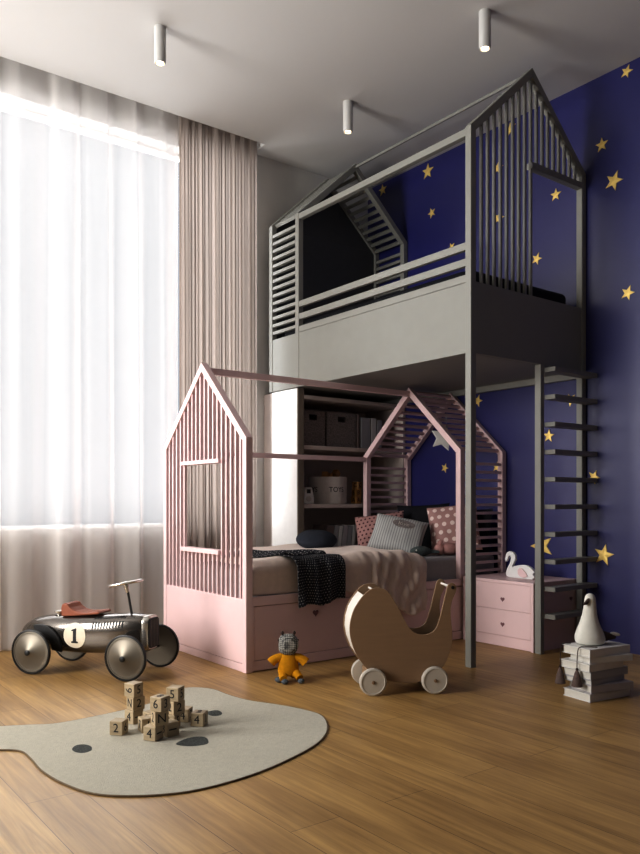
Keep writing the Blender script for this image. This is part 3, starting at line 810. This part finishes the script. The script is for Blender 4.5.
# ------------------------------------------------------------------ gold stars on the blue wall
ST = [(2.803, 3.805, .046, 'gold wall star touching the ceiling in the top right corner'),
      (2.985, 3.392, .050, 'gold wall star just above the biggest upper star, right of the loft gable'),
      (2.896, 3.120, .070, 'biggest gold wall star level with the loft lintel, right of the loft'),
      (3.351, 3.171, .048, 'gold wall star at the top of the loft doorway opening'),
      (3.514, 2.756, .048, 'bright gold wall star at the lower left of the loft doorway'),
      (2.796, 2.354, .052, 'gold wall star at the right edge level with the loft fascia'),
      (4.623, 3.770, .070, 'large dim gold wall star above the loft eave beam, left of the gable'),
      (4.576, 3.406, .046, 'small gold wall star below the large dim one above the guard rails'),
      (3.864, 3.157, .055, 'gold wall star midway up behind the loft gable slats'),
      (3.874, 3.543, .055, 'gold wall star higher behind the loft gable slats'),
      (3.750, 3.795, .052, 'dark orange star near the peak behind the loft gable slats'),
      (4.350, 3.060, .042, 'tiny gold star peeking over the top guard rail of the loft'),
      (5.190, 3.795, .055, 'darkest gold star beside the far roof slats of the loft'),
      (3.410, 1.459, .050, 'bright gold star beside the ladder stile, third gap down'),
      (3.227, 1.700, .048, 'bright gold star just under the second ladder step'),
      (3.046, 1.156, .050, 'bright gold star at the right end of the fifth ladder step'),
      (3.470, .666, .104, 'big gold star above the pink chest, crossed by the ladder stile'),
      (2.970, .630, .078, 'big yellow-gold star low on the wall right of the ladder'),
      (4.074, 1.779, .052, 'gold star beside the tall post just under the loft'),
      (4.427, 1.263, .042, 'small gold star inside the pink canopy below the white star'),
      (3.884, 1.253, .044, 'glowing gold star behind the side slats of the pink canopy')]
for i, (y, z, r, lb) in enumerate(ST):
    rot = R(random.uniform(-28, 28)); P5 = star_pts(r, .42, rot=rot)
    mb = MB((CX, y, z)); n5 = len(P5)
    base = [mb.v((CX-.001, y+a, z+b)) for a, b in P5]; mid = [mb.v((CX-.006, y+a*.96, z+b*.96)) for a, b in P5]; top = mb.v((CX-.008, y, z))
    mb.bm.faces.new(base)
    for k in range(n5):
        j = (k+1) % n5
        mb.bm.faces.new((base[k], base[j], mid[j], mid[k])); mb.bm.faces.new((mid[k], mid[j], top))
    o = mb.build('wall_star', 'gold'); o.location = (CX, y, z); tag(o, lb, 'wall star', 'gold stars on the blue wall')

# ------------------------------------------------------------------ rug
def catmull(pts, n=6):
    out = []; N = len(pts)
    for i in range(N):
        p0, p1, p2, p3 = [Vector(pts[(i+k) % N]) for k in (-1, 0, 1, 2)]
        for j in range(n):
            t_ = j/n
            out.append(.5*((2*p1)+(-p0+p2)*t_+(2*p0-5*p1+4*p2-p3)*t_*t_+(-p0+3*p1-3*p2+p3)*t_**3))
    return out
rug_o = [(.842, 3.215), (.900, 3.150), (.905, 3.03), (.897, 2.873), (.915, 2.709), (.96, 2.559), (1.03, 2.472), (1.142, 2.399), (1.275, 2.360), (1.484, 2.370), (1.698, 2.429), (1.90, 2.519), (2.05, 2.649), (2.152, 2.82), (2.149, 2.95), (2.104, 3.095), (2.03, 3.26), (2.005, 3.42), (2.0, 3.56), (1.945, 3.655), (1.862, 3.674), (1.76, 3.60), (1.66, 3.52), (1.45, 3.464), (1.153, 3.44), (1.02, 3.50), (.90, 3.55), (.76, 3.52), (.70, 3.40), (.74, 3.28)]
ro = catmull([(a, b, 0) for a, b in rug_o])
rg = thing('bear_rug', 'cream bear-face wool rug on the wooden floor under the number blocks', 'rug', (1.5, 3.0, 0))
O = rg.location
mb = MB(O); mb.prism([(p.x, p.y, .0005) for p in ro], [(p.x, p.y, .007) for p in ro]); mb.build('pile', 'rug', rg, bevel=.003)
mb = MB(O); mb.tube([(p.x, p.y, .0035) for p in ro], .0034, 6, closed=True); mb.build('edge_binding', 'rugedge', rg, smooth=True)
def blob(pts, name):
    q = catmull([(a, b, 0) for a, b in pts], 5); mb = MB(O); mb.prism([(p.x, p.y, .0065) for p in q], [(p.x, p.y, .0074) for p in q]); mb.build(name, 'rugdark', rg)
blob([(1.068, 3.044), (1.096, 3.078), (1.127, 3.071), (1.14, 3.029), (1.122, 2.98), (1.085, 2.97), (1.065, 3.001)], 'eye_patch')
blob([(1.427, 2.851), (1.481, 2.885), (1.53, 2.89), (1.563, 2.865), (1.557, 2.819), (1.528, 2.775), (1.477, 2.781), (1.441, 2.808)], 'nose_patch')
blob([(1.747, 3.183), (1.783, 3.199), (1.813, 3.187), (1.807, 3.138), (1.778, 3.107), (1.745, 3.122)], 'eye_patch')

# ------------------------------------------------------------------ number blocks
BS = .059
FW = Vector((.6044, .7967, 0)); RT = Vector((.7967, -.6044, 0))
def block(E, phi, lvl, dl, dr, dt, rl, rr_, label):
    ph = R(phi); E = Vector((E[0]-.006, E[1]+.002, 0))
    L_ = -RT*math.cos(ph)+FW*math.sin(ph); D_ = RT*math.sin(ph)+FW*math.cos(ph)
    c = E+(L_+D_)*BS/2; x = -L_
    t = thing('number_block', label, 'toy block', (c.x, c.y, .0078+lvl*(BS+.0004)), math.atan2(x.y, x.x), 'wooden number blocks on the bear rug')
    h = BS/2
    MB().box(-h, h, -h, h, 0, BS).build('block_body', 'woodblock', t, bevel=.0025)
    Z = Vector((0, 0, 1)); X = Vector((1, 0, 0)); Y = Vector((0, 1, 0))
    def put(txt, o, ex, ey, ez, rot):
        a = R(rot); e1 = ex*math.cos(a)+ey*math.sin(a); e2 = -ex*math.sin(a)+ey*math.cos(a)
        lettering('number', txt, .052, frame_mtx(o+ez*.0004, e1, e2, ez), t)
    put(dl, Vector((0, -h, h)), X, Z, -Y, rl)
    put(dr, Vector((h, 0, h)), Y, Z, X, rr_)
    if dt: put(dt, Vector((0, 0, BS)), X, Y, Z, 0)
block((1.301, 3.080), 11, 0, '2', '6', '', 0, 0, 'single number block reading 2 at the left end of the pile, on the rug')
block((1.377, 2.922), 21, 0, '4', '1', '', 0, 90, 'front number block reading 4, nearest the camera on the rug')
block((1.440, 2.944), 48, 0, '3', '1', '', 0, 90, 'block with a sideways 1, tucked right behind the front 4 block')
block((1.380, 3.062), 60, 0, '7', '1', '', 0, 0, 'block mostly hidden behind the front 4 block, on its left')
block((1.379, 2.930), 60, 1, '2', 'N', '', 0, 0, 'block reading 2 and N under the top 6 block')
block((1.398, 2.912), 27, 2, '6', '3', '8', 0, 0, 'top block of the middle tower, reading 6')
block((1.518, 3.030), 15, 0, '1', '5', '', 0, 0, 'bottom block of the right tower, reading 1')
block((1.515, 3.034), 45, 1, '2', '2', '', 0, 0, 'middle block of the right tower, reading 2 on both faces')
block((1.530, 3.020), 17, 2, '5', '5', '', 0, 0, 'top block of the right tower, reading 5 on both faces')
block((1.614, 3.085), 8, 0, '4', '7', '', 0, 0, 'shaded block reading 4 just behind the right tower')
block((1.632, 2.985), 12, 0, '4', '1', '2', 0, 0, 'single number block reading 4 at the right end of the pile')
block((1.403, 3.203), 36, 0, '4', '1', '', 0, 90, 'bottom block of the left tower, reading 4 and a sideways 1')
block((1.403, 3.205), 47, 1, 'N', '2', '', 0, 0, 'middle block of the left tower, reading 2')
block((1.406, 3.201), 30, 2, '6', '5', '', 90, 0, 'top block of the left tower, with a 6 lying on its side')
block((1.450, 3.125), 40, 0, '8', '9', '', 0, 0, 'block at the back between the left and right towers')

# ------------------------------------------------------------------ ride-on racing car
car = thing('ride_on_car', 'silver vintage ride-on race car with tan seat and black number 1', 'toy car', (1.505, 4.636, 0), R(-53.87))
secs = [(-.205, .205, .012, .010), (-.182, .207, .040, .032), (-.13, .212, .072, .057), (-.06, .215, .096, .080), (.05, .216, .106, .098), (.18, .215, .110, .108), (.32, .220, .113, .110), (.42, .226, .114, .108), (.52, .236, .112, .100), (.585, .242, .104, .088), (.635, .243, .097, .074), (.650, .243, .092, .068)]
NS = 40
def sec_pt(x, zc, hz, hy, a, e=.72):
    c_, s_ = math.cos(a), math.sin(a)
    return Vector((x, hy*math.copysign(abs(c_)**e, c_), zc+hz*math.copysign(abs(s_)**e, s_)))
mb = MB(); mb.rings([[sec_pt(x, zc, hz, hy, 2*PI*k/NS) for k in range(NS)] for x, zc, hz, hy in secs])
body = mb.build('car_body', 'silver', car, smooth=True, sub=1)
def hy_at(x, z):
    for i in range(len(secs)-1):
        if secs[i][0] <= x <= secs[i+1][0]:
            t_ = (x-secs[i][0])/(secs[i+1][0]-secs[i][0]); a = [secs[i][k]+(secs[i+1][k]-secs[i][k])*t_ for k in range(4)]
            q = min(.999, abs(z-a[1])/a[2]); s_ = q**(1/.72); return a[3]*(math.sqrt(1-s_*s_))**.72
    return .05
# grille shell and grille
def rrect(hy, hz, r, n=6):
    pts = []
    for cy, cz, a0 in ((hy-r, -hz+r, -90), (hy-r, hz-r, 0), (-hy+r, hz-r, 90), (-hy+r, -hz+r, 180)):
        for i in range(n+1):
            a = R(a0+90*i/n); pts.append((cy+r*math.cos(a), cz+r*math.sin(a)))
    return pts
sh = MB(); q = rrect(.070, .098, .04); q2 = rrect(.062, .092, .036)
sh.rings([[(.642, a, .243+b) for a, b in q], [(.668, a, .243+b) for a, b in q], [(.678, a, .243+b) for a, b in q2]])
sh.build('radiator_shell', 'chrome', car, smooth=True)
g_ = rrect(.056, .085, .026); mb = MB(); mb.prism([(.6775, a, .243+b) for a, b in g_], [(.684, a, .243+b) for a, b in g_]); gr = mb.build('grille', 'black', car, bevel=.002)
for k in range(5):
    y = -.034+.017*k; MB().box(.6841, .6855, y-.0012, y+.0012, .165, .320).build('grille_bar', 'hub', gr)
# seat
sp = [(.112, .318), (.108, .365), (.116, .390), (.133, .398), (.152, .391), (.170, .372), (.20, .354), (.25, .347), (.30, .350), (.352, .357), (.368, .350), (.358, .340), (.29, .333), (.20, .324)]
mb = MB(); mb.prism([(a, -.066, b) for a, b in sp], [(a, .066, b) for a, b in sp]); mb.build('seat', 'leather', car, bevel=.008, seg=3)
# filler cap
MB().lathe([(.018, .0), (.018, .012), (.030, .013), (.030, .024), (.02, .027)], Matrix.Translation((.055, .0, .318)), 20).build('filler_cap', 'chrome', car, smooth=True)
# number roundel both sides
for sd in (-1, 1):
    n = Vector((0, sd, 0)); cxr, czr, rad = .232, .219, .073
    mb = MB(); seg = 36
    ctr = mb.v((cxr, sd*(hy_at(cxr, czr)+.0030), czr))
    ringv = []
    for rr2 in (.4, .8, 1.):
        ringv.append([mb.v((cxr+rad*rr2*math.cos(2*PI*k/seg), sd*(hy_at(cxr, czr+rad*rr2*math.sin(2*PI*k/seg))+.0030), czr+rad*rr2*math.sin(2*PI*k/seg))) for k in range(seg)])
    for k in range(seg):
        j = (k+1) % seg
        mb.bm.faces.new((ctr, ringv[0][k], ringv[0][j]))
        for a in range(2): mb.bm.faces.new((ringv[a][k], ringv[a+1][k], ringv[a+1][j], ringv[a][j]))
    rd = mb.build('roundel', 'ivory', car, smooth=True)
    # serif numeral 1
    pts = [(-.021, -.042), (.021, -.042), (.021, -.034), (.011, -.031), (.011, .042), (.004, .042), (-.020, .033), (-.020, .026), (-.010, .027), (-.010, -.031), (-.021, -.034)]
    mb = MB(); mb.prism([(cxr-sd*a*-1 if sd < 0 else cxr-a, sd*(hy_at(cxr, czr+b)+.0032), czr+b) for a, b in [(p[0] if sd < 0 else p[0], p[1]) for p in pts]],
             [(cxr-sd*a*-1 if sd < 0 else cxr-a, sd*(hy_at(cxr, czr+b)+.0050), czr+b) for a, b in pts]) if False else mb.prism([(cxr-sd*a, sd*(hy_at(cxr, czr+b)+.0032), czr+b) for a, b in pts], [(cxr-sd*a, sd*(hy_at(cxr, czr+b)+.0050), czr+b) for a, b in pts])
    mb.build('number_one', 'ink', rd)
# louvres on the near and far hood sides
def sec_at(x):
    for i in range(len(secs)-1):
        if secs[i][0] <= x <= secs[i+1][0]:
            t_ = (x-secs[i][0])/(secs[i+1][0]-secs[i][0]); return [secs[i][k]+(secs[i+1][k]-secs[i][k])*t_ for k in (1, 2, 3)]
def on_body(x, deg, sd, k):
    zc, hz, hy = sec_at(x); p = sec_pt(x, zc, hz*k, hy*k, R(deg)); return (p.x, sd*p.y, p.z)
for sd in (-1, 1):
    for k in range(11):
        x = .345+.0185*k
        for a0, a1, sk in ((50, 64, .010), (14, 36, .002)):
            w_ = .0036; n_ = 4; A = []; B = []
            for kk, L_ in ((.97, A), (1.010, B)):
                for i in range(n_+1): L_.append(on_body(x-w_+sk*i/n_, a0+(a1-a0)*i/n_, sd, kk))
                for i in range(n_, -1, -1): L_.append(on_body(x+w_+sk*i/n_, a0+(a1-a0)*i/n_, sd, kk))
            mb = MB(); mb.prism(A, B); mb.build('louvre', 'ink', car)
# black mudguards over the rear wheels
for sd in (-1, 1):
    pts = [(0+.150*math.cos(R(a)), .125+.150*math.sin(R(a))) for a in range(-2, 112, 6)] + [(.085*math.cos(R(a)), .125+.085*math.sin(R(a))) for a in range(108, -4, -8)]
    mb = MB(); y0, y1 = sd*.104, sd*.120
    mb.prism([(a, y0, b) for a, b in pts], [(a, y1, b) for a, b in pts]); mb.build('mudguard', 'black', car, bevel=.003)
# steering
MB().tube([(.540, 0, .335), (.512, 0, .475)], .007, 10).build('steering_column', 'black', car, smooth=True)
stn = Vector((-.20, 0, .98)).normalized(); sq = stn.to_track_quat('Z', 'Y').to_matrix().to_4x4(); Ms = Matrix.Translation((.500, 0, .518)) @ sq
s_w = bpy.data.objects.new('steering_wheel', None)
bpy.data.objects.remove(s_w)
mb = MB(); mb.tube([Ms @ Vector((.094*math.cos(2*PI*k/40), .094*math.sin(2*PI*k/40), 0)) for k in range(40)], .0085, 8, closed=True)
sw_o = mb.build('steering_wheel', 'chrome', car, smooth=True)
for k in range(3):
    a = 2*PI*k/3+.5
    MB().tube([Ms @ Vector((0, 0, -.002)), Ms @ Vector((.092*math.cos(a), .092*math.sin(a), 0))], .005, 8).build('spoke', 'chrome', sw_o, smooth=True)
MB().lathe([(.009, -.055), (.014, -.03), (.018, -.006), (.016, .006), (.006, .011)], Ms, 20).build('hub', 'chrome', sw_o, smooth=True)
# axles and wheels
for x in (0, .6123):
    MB().tube([(x, -.182, .129), (x, .182, .129)], .007, 10).build('axle', 'black', car, smooth=True)
wr = .129
for x in (0, .6123):
    for sd in (-1, 1):
        Mw = Matrix.Translation((x, sd*.193, wr)) @ Matrix.Rotation(R(90)*(1 if sd < 0 else -1), 4, 'X')
        w_ = bpy.data.objects.new('wheel', None)
        bpy.data.objects.remove(w_)
        mb = MB(); mb.lathe([(wr-.009, -.010), (wr-.002, -.008), (wr, 0), (wr-.002, .008), (wr-.009, .010), (wr-.012, .006), (wr-.012, -.006), (wr-.009, -.010)], Mw, 48, cap=False)
        wo = mb.build('wheel', 'black', car, smooth=True)
        MB().lathe([(.02, -.012), (wr-.013, -.006), (wr-.0115, .0), (wr-.013, .005), (wr-.020, .006), (wr-.022, .003), (wr-.035, .004), (.016, .034), (.012, .036)], Mw, 48).build('disc', 'hub', wo, smooth=True)
        MB().lathe([(.0165, .031), (.0165, .038), (.010, .042)], Mw, 20).build('hub_cap', 'black', wo, smooth=True)

# ------------------------------------------------------------------ doll pram
pm = thing('doll_pram', 'birch plywood doll pram with white wheels in front of the pink bed', 'doll pram', (2.59, 2.966, 0), R(-29.96))
po = [(.036, .549), (.012, .548), (-.012, .540), (-.045, .512), (-.075, .473), (-.098, .432), (-.113, .38), (-.117, .33), (-.108, .275), (-.083, .211), (-.045, .155), (.0, .112), (.06, .080), (.14, .060), (.23, .058), (.30, .075), (.355, .115), (.395, .17), (.419, .24), (.424, .30), (.418, .365), (.415, .431), (.424, .48), (.440, .515), (.446, .540), (.436, .562), (.418, .568), (.401, .556), (.390, .520), (.374, .455), (.358, .392), (.340, .340), (.312, .312), (.275, .303), (.235, .310), (.20, .335), (.172, .378), (.148, .425), (.120, .475), (.085, .525), (.06, .543)]
pc = [(p.x, p.y) for p in catmull([(a, b, 0) for a, b in po], 4)]
for t0, t1 in ((.022, .034), (.226, .238)):
    mb = MB(); mb.prism([(a, t0, b) for a, b in pc], [(a, t1, b) for a, b in pc]); mb.build('side_panel', 'wood', pm, bevel=.0015)
shl = [(-.040, .509), (-.070, .472), (-.093, .431), (-.108, .38), (-.112, .33), (-.103, .277), (-.079, .215), (-.042, .160), (.002, .117), (.06, .086), (.14, .066), (.23, .064), (.298, .080), (.351, .119), (.390, .172), (.413, .241), (.418, .30), (.413, .35)]
sc_ = []
for i in range(len(shl)-1):
    for k in range(3): sc_.append(Vector((*shl[i], 0)).lerp(Vector((*shl[i+1], 0)), k/3))
sc_.append(Vector((*shl[-1], 0)))
def off(i):
    a = sc_[max(0, i-1)]; b_ = sc_[min(len(sc_)-1, i+1)]; d = (b_-a).normalized(); return Vector((-d.y, d.x, 0))
mb = MB(); mb.rings([[(p.x, .0345, p.y), (p.x+off(i).x*.005, .0345, p.y+off(i).y*.005), (p.x+off(i).x*.005, .2255, p.y+off(i).y*.005), (p.x, .2255, p.y)] for i, p in enumerate(sc_)])
o = mb.build('curved_shell', 'woodlit', pm); o['label'] = 'curved hood and tub sheet coloured pale for the window light'
MB().tube([(.022, .034, .528), (.022, .226, .528)], .006, 10).build('hood_dowel', 'woodlit', pm, smooth=True)
MB().tube([(.425, .034, .545), (.425, .226, .545)], .0065, 10).build('handle_bar', 'woodlit', pm, smooth=True)
for t0, t1 in ((.017, .0218), (.2382, .243)):
    MB().tube([(.425, t0, .545), (.425, t1, .545)], .009, 14).build('handle_knob', 'black', pm, smooth=True)
for x, zt in ((0, .112), (.325, .09)):
    MB().box(x-.016, x+.016, .035, .225, .056, zt).build('axle_block', 'wood', pm, bevel=.002)
    MB().tube([(x, -.013, .0705), (x, .274, .0705)], .006, 10).build('axle', 'wood', pm, smooth=True)
    for t0, sg in ((.004, 1), (.256, -1)):
        Mw = Matrix.Translation((x, t0, .0705)) @ Matrix.Rotation(R(90)*sg, 4, 'X')
        wo = MB().lathe([(.066, -.014), (.070, -.010), (.070, .010), (.066, .014), (.060, .0145), (.058, .012)], Mw, 40).build('wheel', 'wheelwhite', pm, smooth=True)
        MB().lathe([(.009, .0125), (.009, .0165), (.006, .018)], Mw, 16).build('hub_peg', 'wood', wo, smooth=True)

# ------------------------------------------------------------------ knitted doll
dp = Vector((2.435, 3.500, 0)); fwd = dp.normalized()
dl = thing('knitted_doll', 'knitted toy with grey bobbly head and mustard suit leaning by the drawer', 'soft toy', dp, math.atan2(fwd.y, fwd.x)-R(90))
def smax(mb): return mb
mb = MB(); mb.rings([[(rx*math.cos(2*PI*k/24)*1., ry*math.sin(2*PI*k/24), z) for k in range(24)] for z, rx, ry in ((.030, .040, .030), (.036, .062, .042), (.07, .066, .046), (.11, .062, .045), (.145, .056, .04), (.162, .046, .034), (.17, .03, .025))])
mb.build('tunic', 'mustard', dl, smooth=True, sub=1)
mb = MB(); mb.ell((0, -.004, .222), (.060, .054, .064), seg=28, n=18, e=.8)
for v_ in mb.bm.verts:
    v_.co += v_.co.normalized()*0 + (v_.co-Vector((0, -.004, .222))).normalized()*.004*math.sin(v_.co.x*420)*math.sin(v_.co.z*420)
hd = mb.build('head', 'knit', dl, smooth=True)
for sx in (-1, 1):
    MB().ell((sx*.036, .0, .291), (.009, .008, .013), seg=12, n=8).build('ear', 'brown', hd, smooth=True)
    MB().ell((sx*.058, -.01, .25), (.006, .006, .006), seg=8, n=6).build('bobble', 'brown', hd, smooth=True)
for sx in (-1, 1):
    mb = MB(); mb.tube([(sx*.035, 0, .145), (sx*.066, -.004, .140), (sx*.090, -.008, .128), (sx*.106, -.010, .112)], lambda q: .024+.006*q, 14); mb.build('sleeve', 'mustard', dl, smooth=True)
lg = [[(-.030, -.005, .045), (-.034, -.035, .036), (-.028, -.075, .026)], [(.030, -.005, .045), (.052, -.030, .050), (.070, -.060, .030)]]
for i, p in enumerate(lg):
    MB().tube(p, lambda q: .028-.006*q, 14).build('leg', 'mustard', dl, smooth=True)
MB().ell((-.052, -.045, .018), (.030, .024, .0175), seg=14, n=8).build('foot', 'shoe', dl, smooth=True)
MB().ell((-.020, -.092, .016), (.022, .022, .0155), seg=14, n=8).build('foot', 'shoe', dl, smooth=True)
MB().ell((.076, -.078, .016), (.020, .020, .0155), seg=14, n=8).build('foot', 'shoe', dl, smooth=True)

dl.scale = (.91, .91, .91)

# ------------------------------------------------------------------ stack of books with goose
SB = Vector((3.352, 2.218, 0)); SA = R(-8.1)
e1 = Vector((math.cos(SA), math.sin(SA), 0)); e2 = Vector((-math.sin(SA), math.cos(SA), 0))
bk = [(.040, .290, .176, 0, 0, 0, 'bookwhite', 'lowest white book of the floor stack beside the ladder'),
      (.040, .270, .170, .012, .003, -7, 'booklilac', 'pale lilac book second from the bottom of the floor stack'),
      (.026, .262, .172, .012, .002, 4, 'bookgrey', 'thin grey book third from the bottom of the floor stack'),
      (.040, .288, .176, .006, .0, 3, 'bookgrey', 'thick pale grey book in the middle of the floor stack'),
      (.038, .262, .186, -.004, .0, 3, 'bookwhite', 'white book jutting left, third from the top of the floor stack'),
      (.032, .266, .160, .010, .010, -9, 'bookwhite', 'white turned book second from the top of the floor stack'),
      (.041, .292, .182, .0, .0, 0, 'bookwhite', 'topmost white book of the floor stack, under the white bird')]
z = .0005
for h, L_, W_, da, db, yaw, mm, lb in bk:
    p = SB + e1*da + e2*db
    t = thing('book', lb, 'book', (p.x, p.y, z), SA+R(yaw), 'books stacked on the floor')
    # spine along the near long side: cover wraps three sides, pages show at the left end
    cv = MB(); cv.box(0, L_, 0, W_, 0, .0035); cv.box(0, L_, 0, W_, h-.0035, h); cv.box(0, L_, 0, .004, .0036, h-.0036)
    cv.build('cover', mm, t, bevel=.0012)
    MB().box(.006, L_-.006, .0042, W_-.006, .0036, h-.0036).build('pages', 'paper', t)
    z += h+.0006
ZT = z
def sp_(a, b, zz): p = SB+e1*a+e2*b; return Vector((p.x, p.y, zz))
gp = sp_(.115, .105, ZT)
gs = thing('toy_goose', 'white felt bird with long neck and dark tail sitting on the book stack', 'soft toy', gp, math.atan2(.7967, .6044)-R(90)+R(8))
gs.scale = (1, 1, .95)
# local x to the right in the photo, -y to the viewer
gsec = [(0, .004, .058, .052), (.008, .004, .075, .066), (.035, .002, .080, .070), (.065, .0, .071, .063), (.095, -.001, .058, .053), (.125, -.001, .046, .044), (.16, .0, .037, .036), (.195, .002, .032, .031), (.225, .003, .030, .029), (.25, .003, .028, .027), (.266, .003, .022, .021), (.275, .003, .010, .010)]
mb = MB(); mb.rings([[(xo+rx*math.cos(2*PI*k/28), ry*math.sin(2*PI*k/28), zz) for k in range(28)] for zz, xo, rx, ry in gsec]); gb = mb.build('goose_body', 'goose', gs, smooth=True, sub=1)
mb = MB(); mb.rings([[Vector((-.020-.034*q, -.014-.018*q, .234-.016*q)) + Vector((.3*math.sin(2*PI*k/12), math.cos(2*PI*k/12)*.9-.2, math.sin(2*PI*k/12)))*(.015*(1-q)+.003) for k in range(12)] for q in (0, .4, .8, 1)]); mb.build('beak', 'brown', gs, smooth=True)
mb = MB(); mb.rings([[Vector((.030+.108*q, .01, .046-.010*q)) + Vector((0, math.cos(2*PI*k/16)*.055*(1-.6*q), math.sin(2*PI*k/16)*.044*(1-.72*q))) for k in range(16)] for q in (0, .3, .6, .85, 1)]); mb.build('tail', 'brown', gs, smooth=True)
mb = MB(); mb.ell((.140, .0, .052), (.028, .016, .010), Matrix.Rotation(R(12), 4, 'Y'), seg=16, n=8); mb.build('tail_tip', 'goose', gs, smooth=True)

# tasselled cord hung over the stack
gd = thing('tassel_garland', 'thin brown cord with two dark tassels draped over the stacked books', 'garland', sp_(.02, .10, ZT))
O = gd.location
def cord(pts, r=.0022):
    q = []
    P_ = [Vector(p) for p in pts]
    for i in range(len(P_)-1):
        p0 = P_[max(0, i-1)]; p1 = P_[i]; p2 = P_[i+1]; p3 = P_[min(len(P_)-1, i+2)]
        for k in range(6):
            t_ = k/6; q.append(.5*((2*p1)+(-p0+p2)*t_+(2*p0-5*p1+4*p2-p3)*t_*t_+(-p0+3*p1-3*p2+p3)*t_**3))
    q.append(P_[-1]); return q
tas = []
for pts in ([sp_(.075, .020, ZT+.003), sp_(.03, .05, ZT+.004), sp_(-.004, .066, ZT-.002), sp_(-.014, .068, ZT-.05), sp_(-.018, .066, ZT-.105)],
            [sp_(.045, .165, ZT+.003), sp_(.01, .172, ZT+.004), sp_(-.008, .176, ZT-.003), sp_(-.014, .178, ZT-.05), sp_(-.016, .178, ZT-.112)]):
    MB(O).tube(cord(pts), .0024, 6).build('cord', 'brown', gd, smooth=True)
    tp = pts[-1]
    MB(O).ell(tp+Vector((0, 0, -.002)), (.007, .007, .007), seg=12, n=8).build('bead', 'brown', gd, smooth=True)
    mb = MB(O); mb.rings([[tp+Vector((r_*math.cos(2*PI*k/18), r_*math.sin(2*PI*k/18), zz)) for k in range(18)] for zz, r_ in ((-.004, .004), (-.02, .012), (-.05, .020), (-.085, .027), (-.088, .022))]); mb.build('tassel', 'tasselbrown', gd, smooth=True)

# ------------------------------------------------------------------ light
def area(name, loc, rot, sx, sy, power, col):
    l = bpy.data.lights.new(name, 'AREA'); l.shape = 'RECTANGLE'; l.size = sx; l.size_y = sy; l.energy = power; l.color = col
    o = bpy.data.objects.new(name, l); COL.objects.link(o); o.location = loc; o.rotation_euler = rot; return o
area('window_daylight', ((WX0+WX1)/2+.05, CY+.32, (WZ0+WZ1)/2), (R(-90), 0, 0), 5.2, 3.1, 470, (.965, .98, 1))
area('side_daylight', (XL-.30, (VY0+VY1)/2, (VZ0+VZ1)/2), (0, R(-90), 0), 2.7, 1.9, 540, (1, .98, .95))
wd = bpy.data.worlds.new('World'); sc.world = wd; wd.use_nodes = True
wd.node_tree.nodes['Background'].inputs['Color'].default_value = (.85, .92, 1, 1); wd.node_tree.nodes['Background'].inputs['Strength'].default_value = 1.0

# ------------------------------------------------------------------ camera
cam = bpy.data.cameras.new('camera'); co = bpy.data.objects.new('camera', cam); COL.objects.link(co); sc.camera = co
cam.sensor_fit = 'HORIZONTAL'; cam.sensor_width = 36; cam.lens = 36*770/640
cam.shift_y = (500-427)/640
co.location = (0, 0, 1.0); co.rotation_euler = (R(90), 0, -math.atan2(.6044, .7967))
cam.clip_start = .05
sc.view_settings.view_transform = 'Standard'
sc.view_settings.look = 'None'
sc.view_settings.exposure = -0.62
sc.view_settings.gamma = 0.78
